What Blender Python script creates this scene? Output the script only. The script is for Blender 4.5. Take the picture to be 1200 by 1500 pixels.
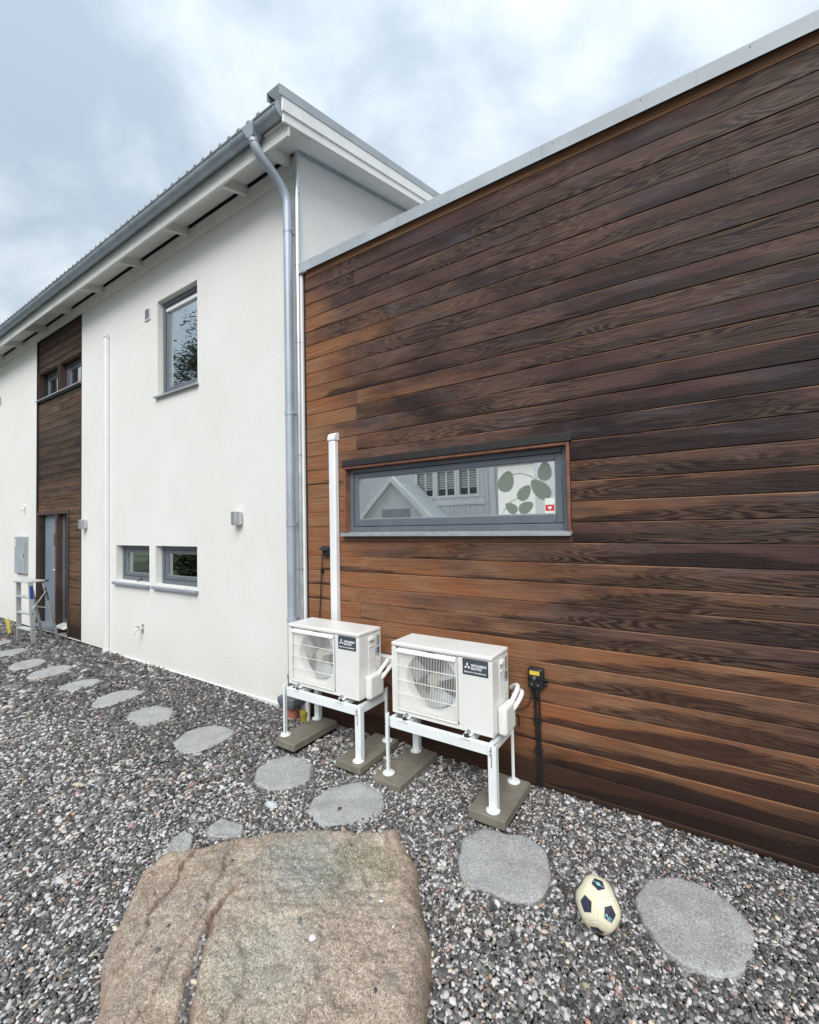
import bpy, bmesh, math, random
import numpy as np
from mathutils import Vector, Matrix
random.seed(7); RNG = np.random.default_rng(7)
sc = bpy.context.scene
for o in list(bpy.data.objects): bpy.data.objects.remove(o)
COL = sc.collection

# ------------------------------------------------------------------ camera
YAW, PITCH, ROLL = -0.581020, 0.0290170, -0.0193175
FPX, CD, CH = 644.2, 3.14192, 1.8716
fw = Vector((math.sin(YAW)*math.cos(PITCH), math.cos(YAW)*math.cos(PITCH), math.sin(PITCH)))
r0 = Vector((math.cos(YAW), -math.sin(YAW), 0)); u0 = r0.cross(fw)
cr, sr = math.cos(ROLL), math.sin(ROLL)
rt = r0*cr + u0*sr; up = u0*cr - r0*sr
cam_d = bpy.data.cameras.new('camera'); cam = bpy.data.objects.new('camera', cam_d); COL.objects.link(cam)
cam_d.sensor_fit = 'HORIZONTAL'; cam_d.sensor_width = 36; cam_d.lens = 36*FPX/1200
cam_d.clip_start = 0.05; cam_d.clip_end = 2000
M = Matrix(((rt.x, up.x, -fw.x, 0), (rt.y, up.y, -fw.y, -CD), (rt.z, up.z, -fw.z, CH), (0, 0, 0, 1)))
cam.matrix_world = M
sc.camera = cam

# ------------------------------------------------------------------ view, world, sun
sc.view_settings.view_transform = 'Standard'; sc.view_settings.look = 'None'
sc.view_settings.exposure = 1.06; sc.view_settings.gamma = 1; sc.view_settings.use_curve_mapping = False
sc.cycles.max_bounces = 8; sc.cycles.diffuse_bounces = 4; sc.cycles.glossy_bounces = 4
sc.cycles.transparent_max_bounces = 12; sc.cycles.transmission_bounces = 6
SUN_EL, SUN_AZ = math.radians(44), math.radians(152)     # azimuth from +Y, clockwise

class NT:
    def __init__(s, tree): s.t = tree; s.n = tree.nodes; s.l = tree.links
    def add(s, typ, props=None, **ins):
        nd = s.n.new(typ)
        for k, v in (props or {}).items(): setattr(nd, k, v)
        for k, v in ins.items():
            key = int(k[1:]) if k[0] == '_' and k[1:].isdigit() else k.replace('_', ' ')
            if v is None: continue
            if isinstance(v, bpy.types.NodeSocket): s.l.new(v, nd.inputs[key])
            else: nd.inputs[key].default_value = v
        return nd
    def math(s, op, a, b=None, c=None, clamp=False):
        nd = s.add('ShaderNodeMath', {'operation': op, 'use_clamp': clamp}, _0=a)
        if b is not None: s._set(nd, 1, b)
        if c is not None: s._set(nd, 2, c)
        return nd.outputs[0]
    def _set(s, nd, i, v):
        if isinstance(v, bpy.types.NodeSocket): s.l.new(v, nd.inputs[i])
        else: nd.inputs[i].default_value = v
    def vmath(s, op, a, b=None):
        nd = s.add('ShaderNodeVectorMath', {'operation': op}); s._set(nd, 0, a)
        if b is not None: s._set(nd, 1, b)
        return nd.outputs[0]
    def mix(s, f, a, b, blend='MIX'):
        nd = s.n.new('ShaderNodeMix'); nd.data_type = 'RGBA'; nd.blend_type = blend
        s._set(nd, 0, f)
        for i, v in ((6, a), (7, b)):
            if isinstance(v, bpy.types.NodeSocket): s.l.new(v, nd.inputs[i])
            else: nd.inputs[i].default_value = (*v[:3], 1)
        return nd.outputs[2]
    def ramp(s, f, a, b, lo=0., hi=1., smooth=True):
        nd = s.n.new('ShaderNodeMapRange'); nd.interpolation_type = 'SMOOTHSTEP' if smooth else 'LINEAR'
        s._set(nd, 0, f); s._set(nd, 1, a); s._set(nd, 2, b); s._set(nd, 3, lo); s._set(nd, 4, hi)
        return nd.outputs[0]
    def noise(s, vec, scale=1., detail=4., rough=.55, dist=0., w=None):
        nd = s.n.new('ShaderNodeTexNoise')
        if w is not None: nd.noise_dimensions = '4D'; s._set(nd, 1, w)
        s.l.new(vec, nd.inputs['Vector'])
        for k, v in (('Scale', scale), ('Detail', detail), ('Roughness', rough), ('Distortion', dist)): nd.inputs[k].default_value = v
        return nd.outputs[0]
    def xyz(s, v):
        nd = s.add('ShaderNodeSeparateXYZ', _0=v); return nd.outputs
    def comb(s, x, y, z):
        nd = s.n.new('ShaderNodeCombineXYZ')
        for i, v in enumerate((x, y, z)): s._set(nd, i, v)
        return nd.outputs[0]

W = bpy.data.worlds.new('World'); sc.world = W; W.use_nodes = True
w = NT(W.node_tree); w.n.clear()
sky = w.add('ShaderNodeTexSky', {'sky_type': 'NISHITA', 'sun_disc': False, 'sun_elevation': SUN_EL, 'sun_rotation': SUN_AZ, 'air_density': 1.5, 'dust_density': 2.0})
gen = w.add('ShaderNodeTexCoord').outputs['Generated']
gx, gy, gz = w.xyz(gen)
den = w.math('ADD', w.math('MAXIMUM', gz, 0.), 0.30)
pl = w.comb(w.math('DIVIDE', gx, den), w.math('DIVIDE', gy, den), 0.)
pl2 = w.vmath('MULTIPLY', pl, (1.0, 1.0, 1.0))
n1 = w.noise(w.vmath('ADD', pl2, (55.3, 29.7, 0.)), 1.15, 5, .52, .35); n2 = w.noise(w.vmath('ADD', pl2, (7.3, 2.1, 0.)), 2.9, 6, .55, .4)
m = w.math('ADD', w.math('MULTIPLY', n1, .62), w.math('MULTIPLY', n2, .38))
cf = w.ramp(m, .40, .60)
ovc = w.ramp(gz, 0., 1.0, .60, 1.30, False)                # an overcast sky is brighter overhead
cl = w.mix(cf, (2.55, 3.1, 3.7), (5.0, 5.4, 5.7))
cl = w.mix(1., cl, w.comb(ovc, ovc, ovc), 'MULTIPLY')
tot = w.mix(.90, sky.outputs[0], cl)
bg = w.add('ShaderNodeBackground', Color=tot, Strength=0.10)
w.l.new(bg.outputs[0], w.add('ShaderNodeOutputWorld').inputs[0])

sd = bpy.data.lights.new('sun', 'SUN'); so = bpy.data.objects.new('sun', sd); COL.objects.link(so)
sd.energy = 1.5; sd.angle = math.radians(40); sd.color = (1, .975, .94)
sdir = Vector((math.sin(SUN_AZ)*math.cos(SUN_EL), math.cos(SUN_AZ)*math.cos(SUN_EL), math.sin(SUN_EL)))
so.rotation_euler = sdir.to_track_quat('Z', 'Y').to_euler(); so.location = (-3, -8, 12)

# ------------------------------------------------------------------ materials
def new_mat(name):
    m = bpy.data.materials.new(name); m.use_nodes = True
    t = NT(m.node_tree); bs = t.n['Principled BSDF']
    return m, t, bs
def pos(t): return t.add('ShaderNodeNewGeometry').outputs['Position']
def rnd(t): return t.add('ShaderNodeObjectInfo').outputs['Random']
def bump(t, bs, h, strength=.3, dist=.002):
    b = t.add('ShaderNodeBump', Strength=strength, Distance=dist, Height=h); t.l.new(b.outputs[0], bs.inputs['Normal'])

def paint(name, col, rough=.45, metal=0., var=.06, vscale=6., bmp=0., bscale=200., spec=.5, dirt=None, dirt_amt=.25):
    m, t, bs = new_mat(name)
    p = pos(t)
    n = t.noise(p, vscale, 5, .6)
    f = t.ramp(n, .3, .7)
    c = t.mix(f, [x*(1-var) for x in col], [min(1, x*(1+var)) for x in col])
    if dirt is not None:
        d = t.noise(t.vmath('MULTIPLY', p, (9., 9., 2.2)), 2.4, 7, .68)
        c = t.mix(t.ramp(d, .52, .75, 0., dirt_amt), c, dirt)
    t.l.new(c, bs.inputs['Base Color'])
    bs.inputs['Metallic'].default_value = metal
    r = t.ramp(n, .25, .75, max(0.03, rough-.07), min(1, rough+.07)); t.l.new(r, bs.inputs['Roughness'])
    bs.inputs['Specular IOR Level'].default_value = spec
    if bmp: bump(t, bs, t.noise(p, bscale, 3, .6), bmp, .001)
    return m

def make_render(name):
    m, t, bs = new_mat(name); p = pos(t); x, y, z = t.xyz(p)
    fine = t.noise(p, 150, 3, .7); med = t.noise(p, 70, 4, .7); big = t.noise(t.vmath('MULTIPLY', p, (1.3, 1.3, .5)), 1.3, 6, .65)
    c = t.mix(t.ramp(t.noise(p, .9, 5, .6), .3, .72), (.835, .825, .785), (.88, .872, .845))
    c = t.mix(t.ramp(fine, .34, .52, .40, 0.), c, (.50, .49, .46))
    # faint algae streaks low on the wall and splash dirt just above the gravel
    st = t.noise(t.vmath('MULTIPLY', p, (5., 5., .55)), 2.2, 6, .6)
    c = t.mix(t.ramp(st, .56, .8, 0., .10), c, (.62, .62, .54))
    low = t.math('MULTIPLY', t.ramp(z, .0, .75, 1., 0.), t.ramp(med, .40, .70))
    c = t.mix(t.math('MULTIPLY', low, .52), c, (.50, .47, .40))
    t.l.new(c, bs.inputs['Base Color']); bs.inputs['Roughness'].default_value = .92; bs.inputs['Specular IOR Level'].default_value = .2
    h = t.math('ADD', t.math('MULTIPLY', med, .6), t.math('MULTIPLY', fine, .8))
    bump(t, bs, h, .9, .009)
    return m

def make_wood(name, kind='wing'):
    m, t, bs = new_mat(name); p = pos(t); x, y, z = t.xyz(p); R = rnd(t)
    wseed = t.math('MULTIPLY', R, 37.)
    # cathedral grain: contour lines of a long stretched noise
    g0 = t.noise(t.comb(t.math('MULTIPLY', x, .85), 0., t.math('MULTIPLY', z, 11.)), 1., 2, .45, .25, w=wseed)
    rings = t.math('FRACT', t.math('MULTIPLY', g0, 26.))
    rings = t.math('ABSOLUTE', t.math('SUBTRACT', rings, .5))           # 0..0.5
    rings = t.ramp(rings, .08, .45)
    fib = t.noise(t.comb(t.math('MULTIPLY', x, 3.), y, t.math('MULTIPLY', z, 170.)), 1., 4, .6, 0., w=wseed)
    saw = t.noise(t.comb(t.math('MULTIPLY', x, 160.), y, t.math('MULTIPLY', z, 7.)), 1., 2, .5)
    big = t.noise(t.comb(t.math('MULTIPLY', x, .8), 0., t.math('MULTIPLY', z, 1.2)), 1.3, 5, .55)
    brd = t.noise(t.comb(t.math('MULTIPLY', x, 1.1), 0., t.math('MULTIPLY', z, 3.5)), 1.4, 5, .6, .4, w=wseed)
    k = t.math('DIVIDE', t.math('SUBTRACT', z, .033), .1412)
    v = t.math('FRACT', k)                                              # height within its board
    if kind == 'wing':
        # weathering: warm and fresh low on the left, black-grey up and to the right
        a = t.math('MULTIPLY', t.math('ADD', x, 1.9), .17)
        b = t.math('MULTIPLY', t.math('SUBTRACT', z, 1.25), .29)
        near_edge = t.ramp(x, -3.35, -2.55, .55, 0.)
        wf = t.math('ADD', t.math('ADD', .24, a), t.math('SUBTRACT', b, near_edge))
        wf = t.math('ADD', wf, t.math('MULTIPLY', t.math('SUBTRACT', big, .5), .65))
        wf = t.math('ADD', wf, t.math('MULTIPLY', t.math('SUBTRACT', brd, .5), 1.15))
        wf = t.math('ADD', wf, t.math('MULTIPLY', t.math('SUBTRACT', R, .5), .46))
        top = t.ramp(z, 4.395, 4.42)
        wf = t.math('SUBTRACT', wf, t.math('MULTIPLY', top, .8))
        wf = t.ramp(wf, .02, .88, 0., 1.)
    else:
        b = t.ramp(t.math('ABSOLUTE', t.math('SUBTRACT', z, 3.35)), .25, 1.1, .75, .30)
        hi = t.ramp(z, 4.2, 4.7, 0., .4)
        wf = t.math('ADD', t.math('ADD', b, hi), t.math('MULTIPLY', t.math('SUBTRACT', brd, .5), 1.3))
        wf = t.ramp(wf, .05, .95)
    if kind == 'wing':
        warm = t.mix(t.ramp(t.noise(t.comb(x, 0., t.math('MULTIPLY', z, 2.)), 2.1, 3, .5, 0., w=wseed), .35, .65), (.290, .112, .048), (.300, .155, .080))
        cold = t.mix(t.ramp(t.noise(t.comb(t.math('MULTIPLY', x, .7), 0., t.math('MULTIPLY', z, 2.2)), 1.7, 4, .55, .2, w=wseed), .36, .64), (.021, .014, .016), (.090, .050, .044))
    else:
        warm = t.mix(R, (.120, .066, .038), (.155, .098, .060)); cold = t.mix(R, (.022, .017, .016), (.048, .034, .030))
    if kind == 'wing': cold = t.mix(t.ramp(t.noise(t.comb(t.math('MULTIPLY', x, .9), 0., t.math('MULTIPLY', z, 3.)), 1.5, 4, .55, .3, w=t.math('ADD', wseed, 21.)), .51, .67, 0., .8), cold, (.072, .060, .070))
    c = t.mix(wf, warm, cold)
    if kind == 'wing': c = t.mix(t.math('MULTIPLY', top, .85), c, (.56, .31, .175))
    # silvered and sun-bleached patches
    sil = t.noise(t.comb(t.math('MULTIPLY', x, 1.5), 0., t.math('MULTIPLY', z, 5.)), 1.6, 5, .6, .3, w=t.math('ADD', wseed, 11.))
    c = t.mix(t.ramp(sil, .58, .74, 0., .45), c, (.185, .115, .072) if kind == 'wing' else (.12, .095, .07))
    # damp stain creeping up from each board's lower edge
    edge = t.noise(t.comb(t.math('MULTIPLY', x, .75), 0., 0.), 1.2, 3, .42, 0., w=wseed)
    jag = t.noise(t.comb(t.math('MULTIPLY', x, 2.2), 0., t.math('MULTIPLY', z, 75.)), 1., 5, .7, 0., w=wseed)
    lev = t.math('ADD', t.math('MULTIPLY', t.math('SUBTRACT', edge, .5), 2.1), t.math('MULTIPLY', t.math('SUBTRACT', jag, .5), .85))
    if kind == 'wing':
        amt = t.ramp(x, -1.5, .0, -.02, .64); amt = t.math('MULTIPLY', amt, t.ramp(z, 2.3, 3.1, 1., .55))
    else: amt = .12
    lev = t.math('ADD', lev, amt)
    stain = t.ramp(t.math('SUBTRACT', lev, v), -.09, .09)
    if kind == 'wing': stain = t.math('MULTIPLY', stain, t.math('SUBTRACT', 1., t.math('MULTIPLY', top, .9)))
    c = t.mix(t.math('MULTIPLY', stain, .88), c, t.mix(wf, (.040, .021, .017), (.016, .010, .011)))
    ed = t.math('MULTIPLY', t.ramp(v, .925, .955), t.ramp(t.noise(t.comb(t.math('MULTIPLY', x, .9), 0., 0.), 1.3, 4, .6, 0., w=t.math('ADD', wseed, 3.)), .42, .56))
    c = t.mix(t.math('MULTIPLY', ed, .6), c, (.36, .19, .10))
    # grain
    c = t.mix(t.math('MULTIPLY', t.ramp(fib, .40, .60), .62), c, t.mix(.62, c, (.012, .008, .008)))
    gm = t.ramp(t.noise(t.comb(t.math('MULTIPLY', x, .8), 0., t.math('MULTIPLY', z, 2.)), 1., 2, .5, 0., w=t.math('ADD', wseed, 5.)), .42, .6, .06, .55)
    c = t.mix(t.math('MULTIPLY', gm, rings), c, t.mix(.38, c, (.32, .20, .125)))
    c = t.mix(t.ramp(saw, .5, .75, 0., .09), c, t.mix(.30, c, (0.3, .18, .1)))
    # strip above the ground: wet splash-blackened wood, plus painted-in shade behind the units
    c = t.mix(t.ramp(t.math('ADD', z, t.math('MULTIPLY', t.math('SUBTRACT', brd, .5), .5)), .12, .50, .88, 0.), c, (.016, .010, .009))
    t.l.new(c, bs.inputs['Base Color'])
    t.l.new(t.ramp(stain, 0., 1., .66, .48), bs.inputs['Roughness']); bs.inputs['Specular IOR Level'].default_value = .18
    h = t.math('ADD', t.math('MULTIPLY', fib, .7), t.math('ADD', t.math('MULTIPLY', saw, .35), t.math('MULTIPLY', rings, .25)))
    bump(t, bs, h, .6, .003)
    return m

def make_granite(name, tint=(1, 1, 1)):
    m, t, bs = new_mat(name); p = pos(t); R = rnd(t)
    a = t.noise(p, 125, 3, .8); b = t.noise(p, 45, 5, .75); d = t.noise(p, 7, 5, .6, .3)
    c = t.mix(t.ramp(d, .3, .7), [.31*x for x in tint], [.41*x for x in tint])
    c = t.mix(t.ramp(a, .52, .62, 0., .75), c, (.60, .60, .59)); c = t.mix(t.ramp(a, .47, .36, 0., .62), c, (.13, .13, .13))
    c = t.mix(t.ramp(b, .52, .68, 0., .45), c, (.17, .17, .165))
    c = t.mix(t.ramp(t.noise(p, 3.1, 3, .5), .6, .75, 0., .3), c, (.33, .29, .24))
    t.l.new(c, bs.inputs['Base Color']); bs.inputs['Roughness'].default_value = .8; bs.inputs['Specular IOR Level'].default_value = .25
    bump(t, bs, t.math('ADD', t.math('MULTIPLY', b, 1.), t.math('MULTIPLY', a, .6)), .8, .007)
    return m

def make_rock(name):
    m, t, bs = new_mat(name); p = pos(t); x, y, z = t.xyz(p)
    def blob(cx, cy, r0_, r1_):
        d = t.math('SQRT', t.math('ADD', t.math('POWER', t.math('SUBTRACT', x, cx), 2.), t.math('POWER', t.math('SUBTRACT', y, cy), 2.)))
        d = t.math('ADD', d, t.math('MULTIPLY', t.math('SUBTRACT', nb, .5), .55))
        return t.ramp(d, r0_, r1_, 1., 0.)
    nb = t.noise(p, 5.5, 6, .62, .3); a = t.noise(p, 150, 4, .85); b = t.noise(p, 48, 5, .8); c3 = t.noise(p, 13, 6, .65, .5)
    c = t.mix(t.ramp(nb, .34, .68), (.33, .235, .165), (.68, .57, .46))
    c = t.mix(t.math('MULTIPLY', blob(-1.72, -1.50, .12, .38), .9), c, (.36, .385, .355))   # grey green crust
    c = t.mix(t.math('MULTIPLY', blob(-1.55, -1.30, .05, .26), .8), c, (.235, .235, .135))   # moss film
    c = t.mix(t.math('MULTIPLY', blob(-1.50, -1.95, .08, .30), .85), c, (.46, .455, .39))
    c = t.mix(t.math('MULTIPLY', blob(-1.14, -1.72, .15, .42), .60), c, (.58, .445, .365))   # pink granite
    c = t.mix(t.math('MULTIPLY', blob(-2.05, -2.12, .12, .36), .80), c, (.42, .33, .275))
    c = t.mix(t.math('MULTIPLY', blob(-1.42, -1.10, .04, .20), .60), c, (.41, .30, .21))
    c = t.mix(t.math('MULTIPLY', blob(-2.45, -1.98, .02, .22), .55), c, (.50, .345, .26))
    # fine crystals, lichen dots, rusty seams
    c = t.mix(t.ramp(a, .53, .59, 0., .85), c, (.86, .80, .69)); c = t.mix(t.ramp(a, .47, .40, 0., .85), c, (.11, .09, .068))
    c = t.mix(t.ramp(b, .50, .36, 0., .45), c, (.13, .105, .078))
    c = t.mix(t.ramp(c3, .53, .62, 0., .50), c, (.27, .26, .23)); c = t.mix(t.ramp(t.noise(p, 24, 5, .7, .4), .55, .64, 0., .45), c, (.60, .51, .40)); c = t.mix(t.ramp(t.noise(p, 19, 5, .7, .5), .56, .66, 0., .45), c, (.22, .15, .10))
    vor = t.add('ShaderNodeTexVoronoi', {'feature': 'F1'}, Vector=p, Scale=42., Randomness=1.)
    sel = t.math('LESS_THAN', vor.outputs['Distance'], .20)
    selr = t.math('GREATER_THAN', t.xyz(vor.outputs['Color'])[0], .80)
    c = t.mix(t.math('MULTIPLY', t.math('MULTIPLY', sel, selr), .8), c, (.60, .57, .46))
    cv = t.noise(t.comb(t.math('MULTIPLY', t.math('ADD', x, y), 1.7), t.math('MULTIPLY', t.math('SUBTRACT', x, y), 1.1), z), 1.2, 6, .6, .6)
    seam = t.ramp(t.math('ABSOLUTE', t.math('SUBTRACT', cv, .5)), 0., .010, 1., 0.)
    c = t.mix(t.math('MULTIPLY', seam, .12), c, (.15, .095, .065))
    att = t.add('ShaderNodeAttribute', {'attribute_name': 'crack'}).outputs['Fac']
    rg = t.add('ShaderNodeAttribute', {'attribute_name': 'ridge'}).outputs['Fac']
    c = t.mix(t.math('MULTIPLY', t.ramp(rg, .35, 1.), .55), c, (.19, .125, .085))
    rim = t.add('ShaderNodeAttribute', {'attribute_name': 'rim'}).outputs['Fac']
    c = t.mix(t.math('MULTIPLY', t.math('MULTIPLY', rim, t.ramp(nb, .40, .60)), .65), c, (.33, .20, .125))
    c = t.mix(t.ramp(att, .15, .85, 0., .6), c, (.27, .15, .105))
    t.l.new(c, bs.inputs['Base Color']); bs.inputs['Roughness'].default_value = .82; bs.inputs['Specular IOR Level'].default_value = .25
    h = t.math('ADD', t.math('ADD', t.math('MULTIPLY', a, .35), t.math('MULTIPLY', b, .9)), t.math('ADD', t.math('MULTIPLY', c3, 1.6), t.math('MULTIPLY', seam, -.15)))
    bump(t, bs, h, 1., .013)
    return m

def make_gravel_mat():
    m, t, bs = new_mat('gravel_stone'); p = pos(t)
    c = t.add('ShaderNodeAttribute', {'attribute_type': 'INSTANCER', 'attribute_name': 'pcol'}).outputs['Color']
    n = t.noise(p, 260, 3, .7)
    c = t.mix(t.ramp(n, .35, .7, 0., .35), c, t.mix(.5, c, (.35, .34, .33)))
    t.l.new(c, bs.inputs['Base Color']); bs.inputs['Roughness'].default_value = .62; bs.inputs['Specular IOR Level'].default_value = .4
    return m
def make_ground_mat():
    m, t, bs = new_mat('gravel_bed'); p = pos(t)
    vor = t.add('ShaderNodeTexVoronoi', {'feature': 'F1'}, Vector=p, Scale=52., Randomness=1.)
    r = t.xyz(vor.outputs['Color'])[0]
    c = t.mix(t.ramp(r, .2, .8), (.05, .048, .047), (.17, .165, .16)); c = t.mix(t.math('GREATER_THAN', r, .82), c, (.33, .32, .31))
    c = t.mix(t.ramp(vor.outputs['Distance'], .25, .6, 0., .85), c, (.015, .014, .013))
    t.l.new(c, bs.inputs['Base Color']); bs.inputs['Roughness'].default_value = .85
    bump(t, bs, t.math('SUBTRACT', 1., vor.outputs['Distance']), .8, .02)
    return m
def make_glass(name, refl=.42, tint=(.62, .68, .66)):
    m = bpy.data.materials.new(name); m.use_nodes = True; t = NT(m.node_tree); t.n.clear()
    tr = t.add('ShaderNodeBsdfTransparent', Color=(*tint, 1)); gl = t.add('ShaderNodeBsdfGlossy', Color=(.95, .98, .97, 1), Roughness=0.003)
    p = pos(t); h = t.noise(p, 1.1, 2, .4)
    b = t.add('ShaderNodeBump', Strength=.06, Distance=.02, Height=h); t.l.new(b.outputs[0], gl.inputs['Normal'])
    fr = t.add('ShaderNodeFresnel', IOR=1.5)
    f = t.math('ADD', t.math('MULTIPLY', fr.outputs[0], .9), refl - .04, clamp=True)
    mx = t.n.new('ShaderNodeMixShader'); t.l.new(f, mx.inputs[0]); t.l.new(tr.outputs[0], mx.inputs[1]); t.l.new(gl.outputs[0], mx.inputs[2])
    t.l.new(mx.outputs[0], t.add('ShaderNodeOutputMaterial').inputs[0])
    return m
def make_leaf(name, c0, c1):
    m, t, bs = new_mat(name); p = pos(t)
    c = t.mix(t.ramp(t.noise(p, 2.2, 3, .6), .3, .7), c0, c1); t.l.new(c, bs.inputs['Base Color']); bs.inputs['Roughness'].default_value = .6
    return m

def make_film(name, col, op):
    m, t, bs = new_mat(name); out = t.n['Material Output']
    bs.inputs['Base Color'].default_value = (*col, 1); bs.inputs['Roughness'].default_value = .5
    tr = t.add('ShaderNodeBsdfTransparent'); mx = t.n.new('ShaderNodeMixShader'); t._set(mx, 0, op)
    t.l.new(tr.outputs[0], mx.inputs[1]); t.l.new(bs.outputs[0], mx.inputs[2]); t.l.new(mx.outputs[0], out.inputs[0]); return m
MAT = dict(
    film=make_film('white_film', (.84, .87, .83), .50), film_leaf=make_film('leaf_film', (.22, .27, .22), .55),
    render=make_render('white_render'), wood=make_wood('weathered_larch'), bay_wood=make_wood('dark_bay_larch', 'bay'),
    granite=make_granite('granite'), rock=make_rock('boulder_rock'), gravel=make_gravel_mat(), bed=make_ground_mat(),
    glass=make_glass('window_glass', .66), glass_wing=make_glass('wing_glass', .78, (.9, .94, .92)), glass_dark=make_glass('dark_glass', .42, (.86, .9, .88)),
    frame=paint('grey_window_frame', (.118, .138, .162), .38, .0, .06, 9., dirt=(.22, .22, .22), dirt_amt=.15),
    sill=paint('pale_sill', (.46, .49, .52), .38, .5, .08, 12., dirt=(.2, .2, .2), dirt_amt=.2),
    sill_grey=paint('grey_sill', (.29, .32, .37), .42, .2, .08, 12., dirt=(.15, .15, .15), dirt_amt=.2),
    zinc=paint('zinc', (.36, .42, .47), .48, .2, .12, 4., dirt=(.16, .18, .2), dirt_amt=.3),
    zinc_light=paint('flashing_zinc', (.36, .40, .43), .55, .0, .10, 3., dirt=(.25, .28, .3), dirt_amt=.3),
    pipe_zinc=paint('downpipe_zinc', (.40, .45, .52), .46, .25, .10, 3., dirt=(.24, .27, .3), dirt_amt=.25),
    eave=paint('eave_paint', (.74, .74, .71), .6, 0., .06, 3., .15, 160., .3, dirt=(.36, .36, .33), dirt_amt=.3),
    eave_white=paint('barge_paint', (.82, .825, .80), .55, 0., .05, 3., .12, 160., .3, dirt=(.42, .42, .40), dirt_amt=.3),
    tile=paint('roof_tile_grey', (.42, .43, .40), .75, 0., .2, 20., .4, 120., .3),
    pvc=paint('white_duct', (.80, .81, .82), .35, 0., .03, 3., dirt=(.55, .55, .53), dirt_amt=.18),
    acw=paint('unit_casing', (.76, .76, .735), .36, 0., .03, 4., dirt=(.55, .54, .50), dirt_amt=.16),
    acgrille=paint('unit_grille', (.80, .80, .77), .34, 0., .03, 6.),
    acin=paint('unit_inside', (.13, .135, .13), .6), fan=paint('fan_blade', (.36, .375, .40), .4), fan_hub=paint('fan_hub', (.39, .385, .31), .45),
    fin=paint('cooling_fins', (.27, .27, .245), .5, .1),
    plate=paint('badge_blue_grey', (.060, .072, .092), .35), plate_rim=paint('badge_rim', (.025, .028, .034), .35),
    print_white=paint('white_print', (.80, .82, .85), .5, 0., .01), sticker=paint('sticker', (.30, .33, .36), .5), sticker_dark=paint('sticker_dark', (.12, .14, .17), .5),
    stand=paint('stand_white', (.78, .82, .82), .38, 0., .03, 5., dirt=(.5, .5, .48), dirt_amt=.15), bolt=paint('bolt_steel', (.55, .55, .55), .3, .9), rubber=paint('black_rubber', (.02, .02, .022), .6),
    slab=paint('wet_concrete', (.190, .175, .140), .72, 0., .14, 9., .5, 180., .35, dirt=(.09, .085, .068), dirt_amt=.5),
    insul=paint('pipe_lagging', (.78, .78, .77), .6, 0., .04, 20., .3, 300.),
    black=paint('black_plastic', (.014, .015, .018), .42), yellow=paint('yellow_plastic', (.58, .50, .09), .4), clearcap=paint('yellow_label', (.72, .50, .06), .35),
    steel=paint('brushed_steel', (.62, .63, .65), .27, .85, .05, 3.), galv=paint('galvanised', (.55, .58, .58), .35, .7, .1, 3.),
    alu=paint('ladder_aluminium', (.52, .54, .55), .42, .6, .08, 8., dirt=(.3, .3, .29), dirt_amt=.3), alu_light=paint('ladder_step', (.68, .69, .70), .4, .3, .06, 8.),
    blue=paint('blue_label', (.03, .08, .30), .45), door=paint('grey_blue_door', (.185, .225, .262), .45, 0., .05, 2.), brown=paint('brown_trim', (.070, .040, .029), .6, 0., .2, 8.),
    redwood=paint('red_cedar_trim', (.205, .085, .050), .6, 0., .25, 9., .3, 90.), darkwood=paint('dark_trim', (.020, .017, .018), .6, 0., .2, 9., .3, 90.), apron=paint('apron_board', (.10, .048, .032), .6, 0., .3, 9., .3, 90.),
    red=paint('terracotta_pipe', (.36, .135, .095), .6, 0., .12, 20., dirt=(.2, .12, .09), dirt_amt=.3), greyp=paint('grey_drain_plastic', (.115, .125, .145), .5), ylw=paint('yellow_cap', (.35, .28, .03), .5),
    ball=paint('ball_cream', (.72, .68, .50), .45, 0., .06, 14., .12, 400., .4, dirt=(.5, .45, .3), dirt_amt=.2), ballblack=paint('ball_navy', (.035, .036, .060), .42, 0., .2, 25.), ballcyan=paint('ball_cyan', (.35, .72, .74), .45),
    greyroof=paint('grey_roof', (.16, .17, .18), .7), nb=paint('neighbour_board', (.78, .79, .80), .7), nbtrim=paint('neighbour_trim', (.88, .88, .88), .6),
    curtain=paint('curtain', (.62, .66, .60), .9), inside=paint('inside_wall', (.42, .42, .40), .9), dark_in=paint('inside_dark', (.09, .09, .085), .9),
    paper=paint('paper_white', (.74, .77, .73), .8), leafprint=paint('leaf_print', (.30, .355, .30), .8), redpr=paint('red_print', (.62, .03, .05), .5),
    lampw=paint('lamp_white', (.86, .86, .84), .4), terr=paint('plinth', (.055, .055, .055), .85), bark=paint('bark', (.085, .06, .042), .9, 0., .3, 8., .8, 30.),
    leaf=make_leaf('foliage', (.075, .105, .055), (.16, .20, .11)), pine=make_leaf('pine_needles', (.06, .08, .06), (.12, .145, .10)),
    added_lawn=make_leaf('added_lawn_grass', (.085, .115, .05), (.14, .17, .085)),
    quartz=paint('pale_quartz', (.52, .55, .58), .5, 0., .15, 40.), rust=paint('rust_leaf', (.13, .05, .035), .7),
    cable=paint('cable_dark', (.030, .032, .024), .7), stub=paint('stub', (.70, .70, .66), .4),
)

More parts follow.
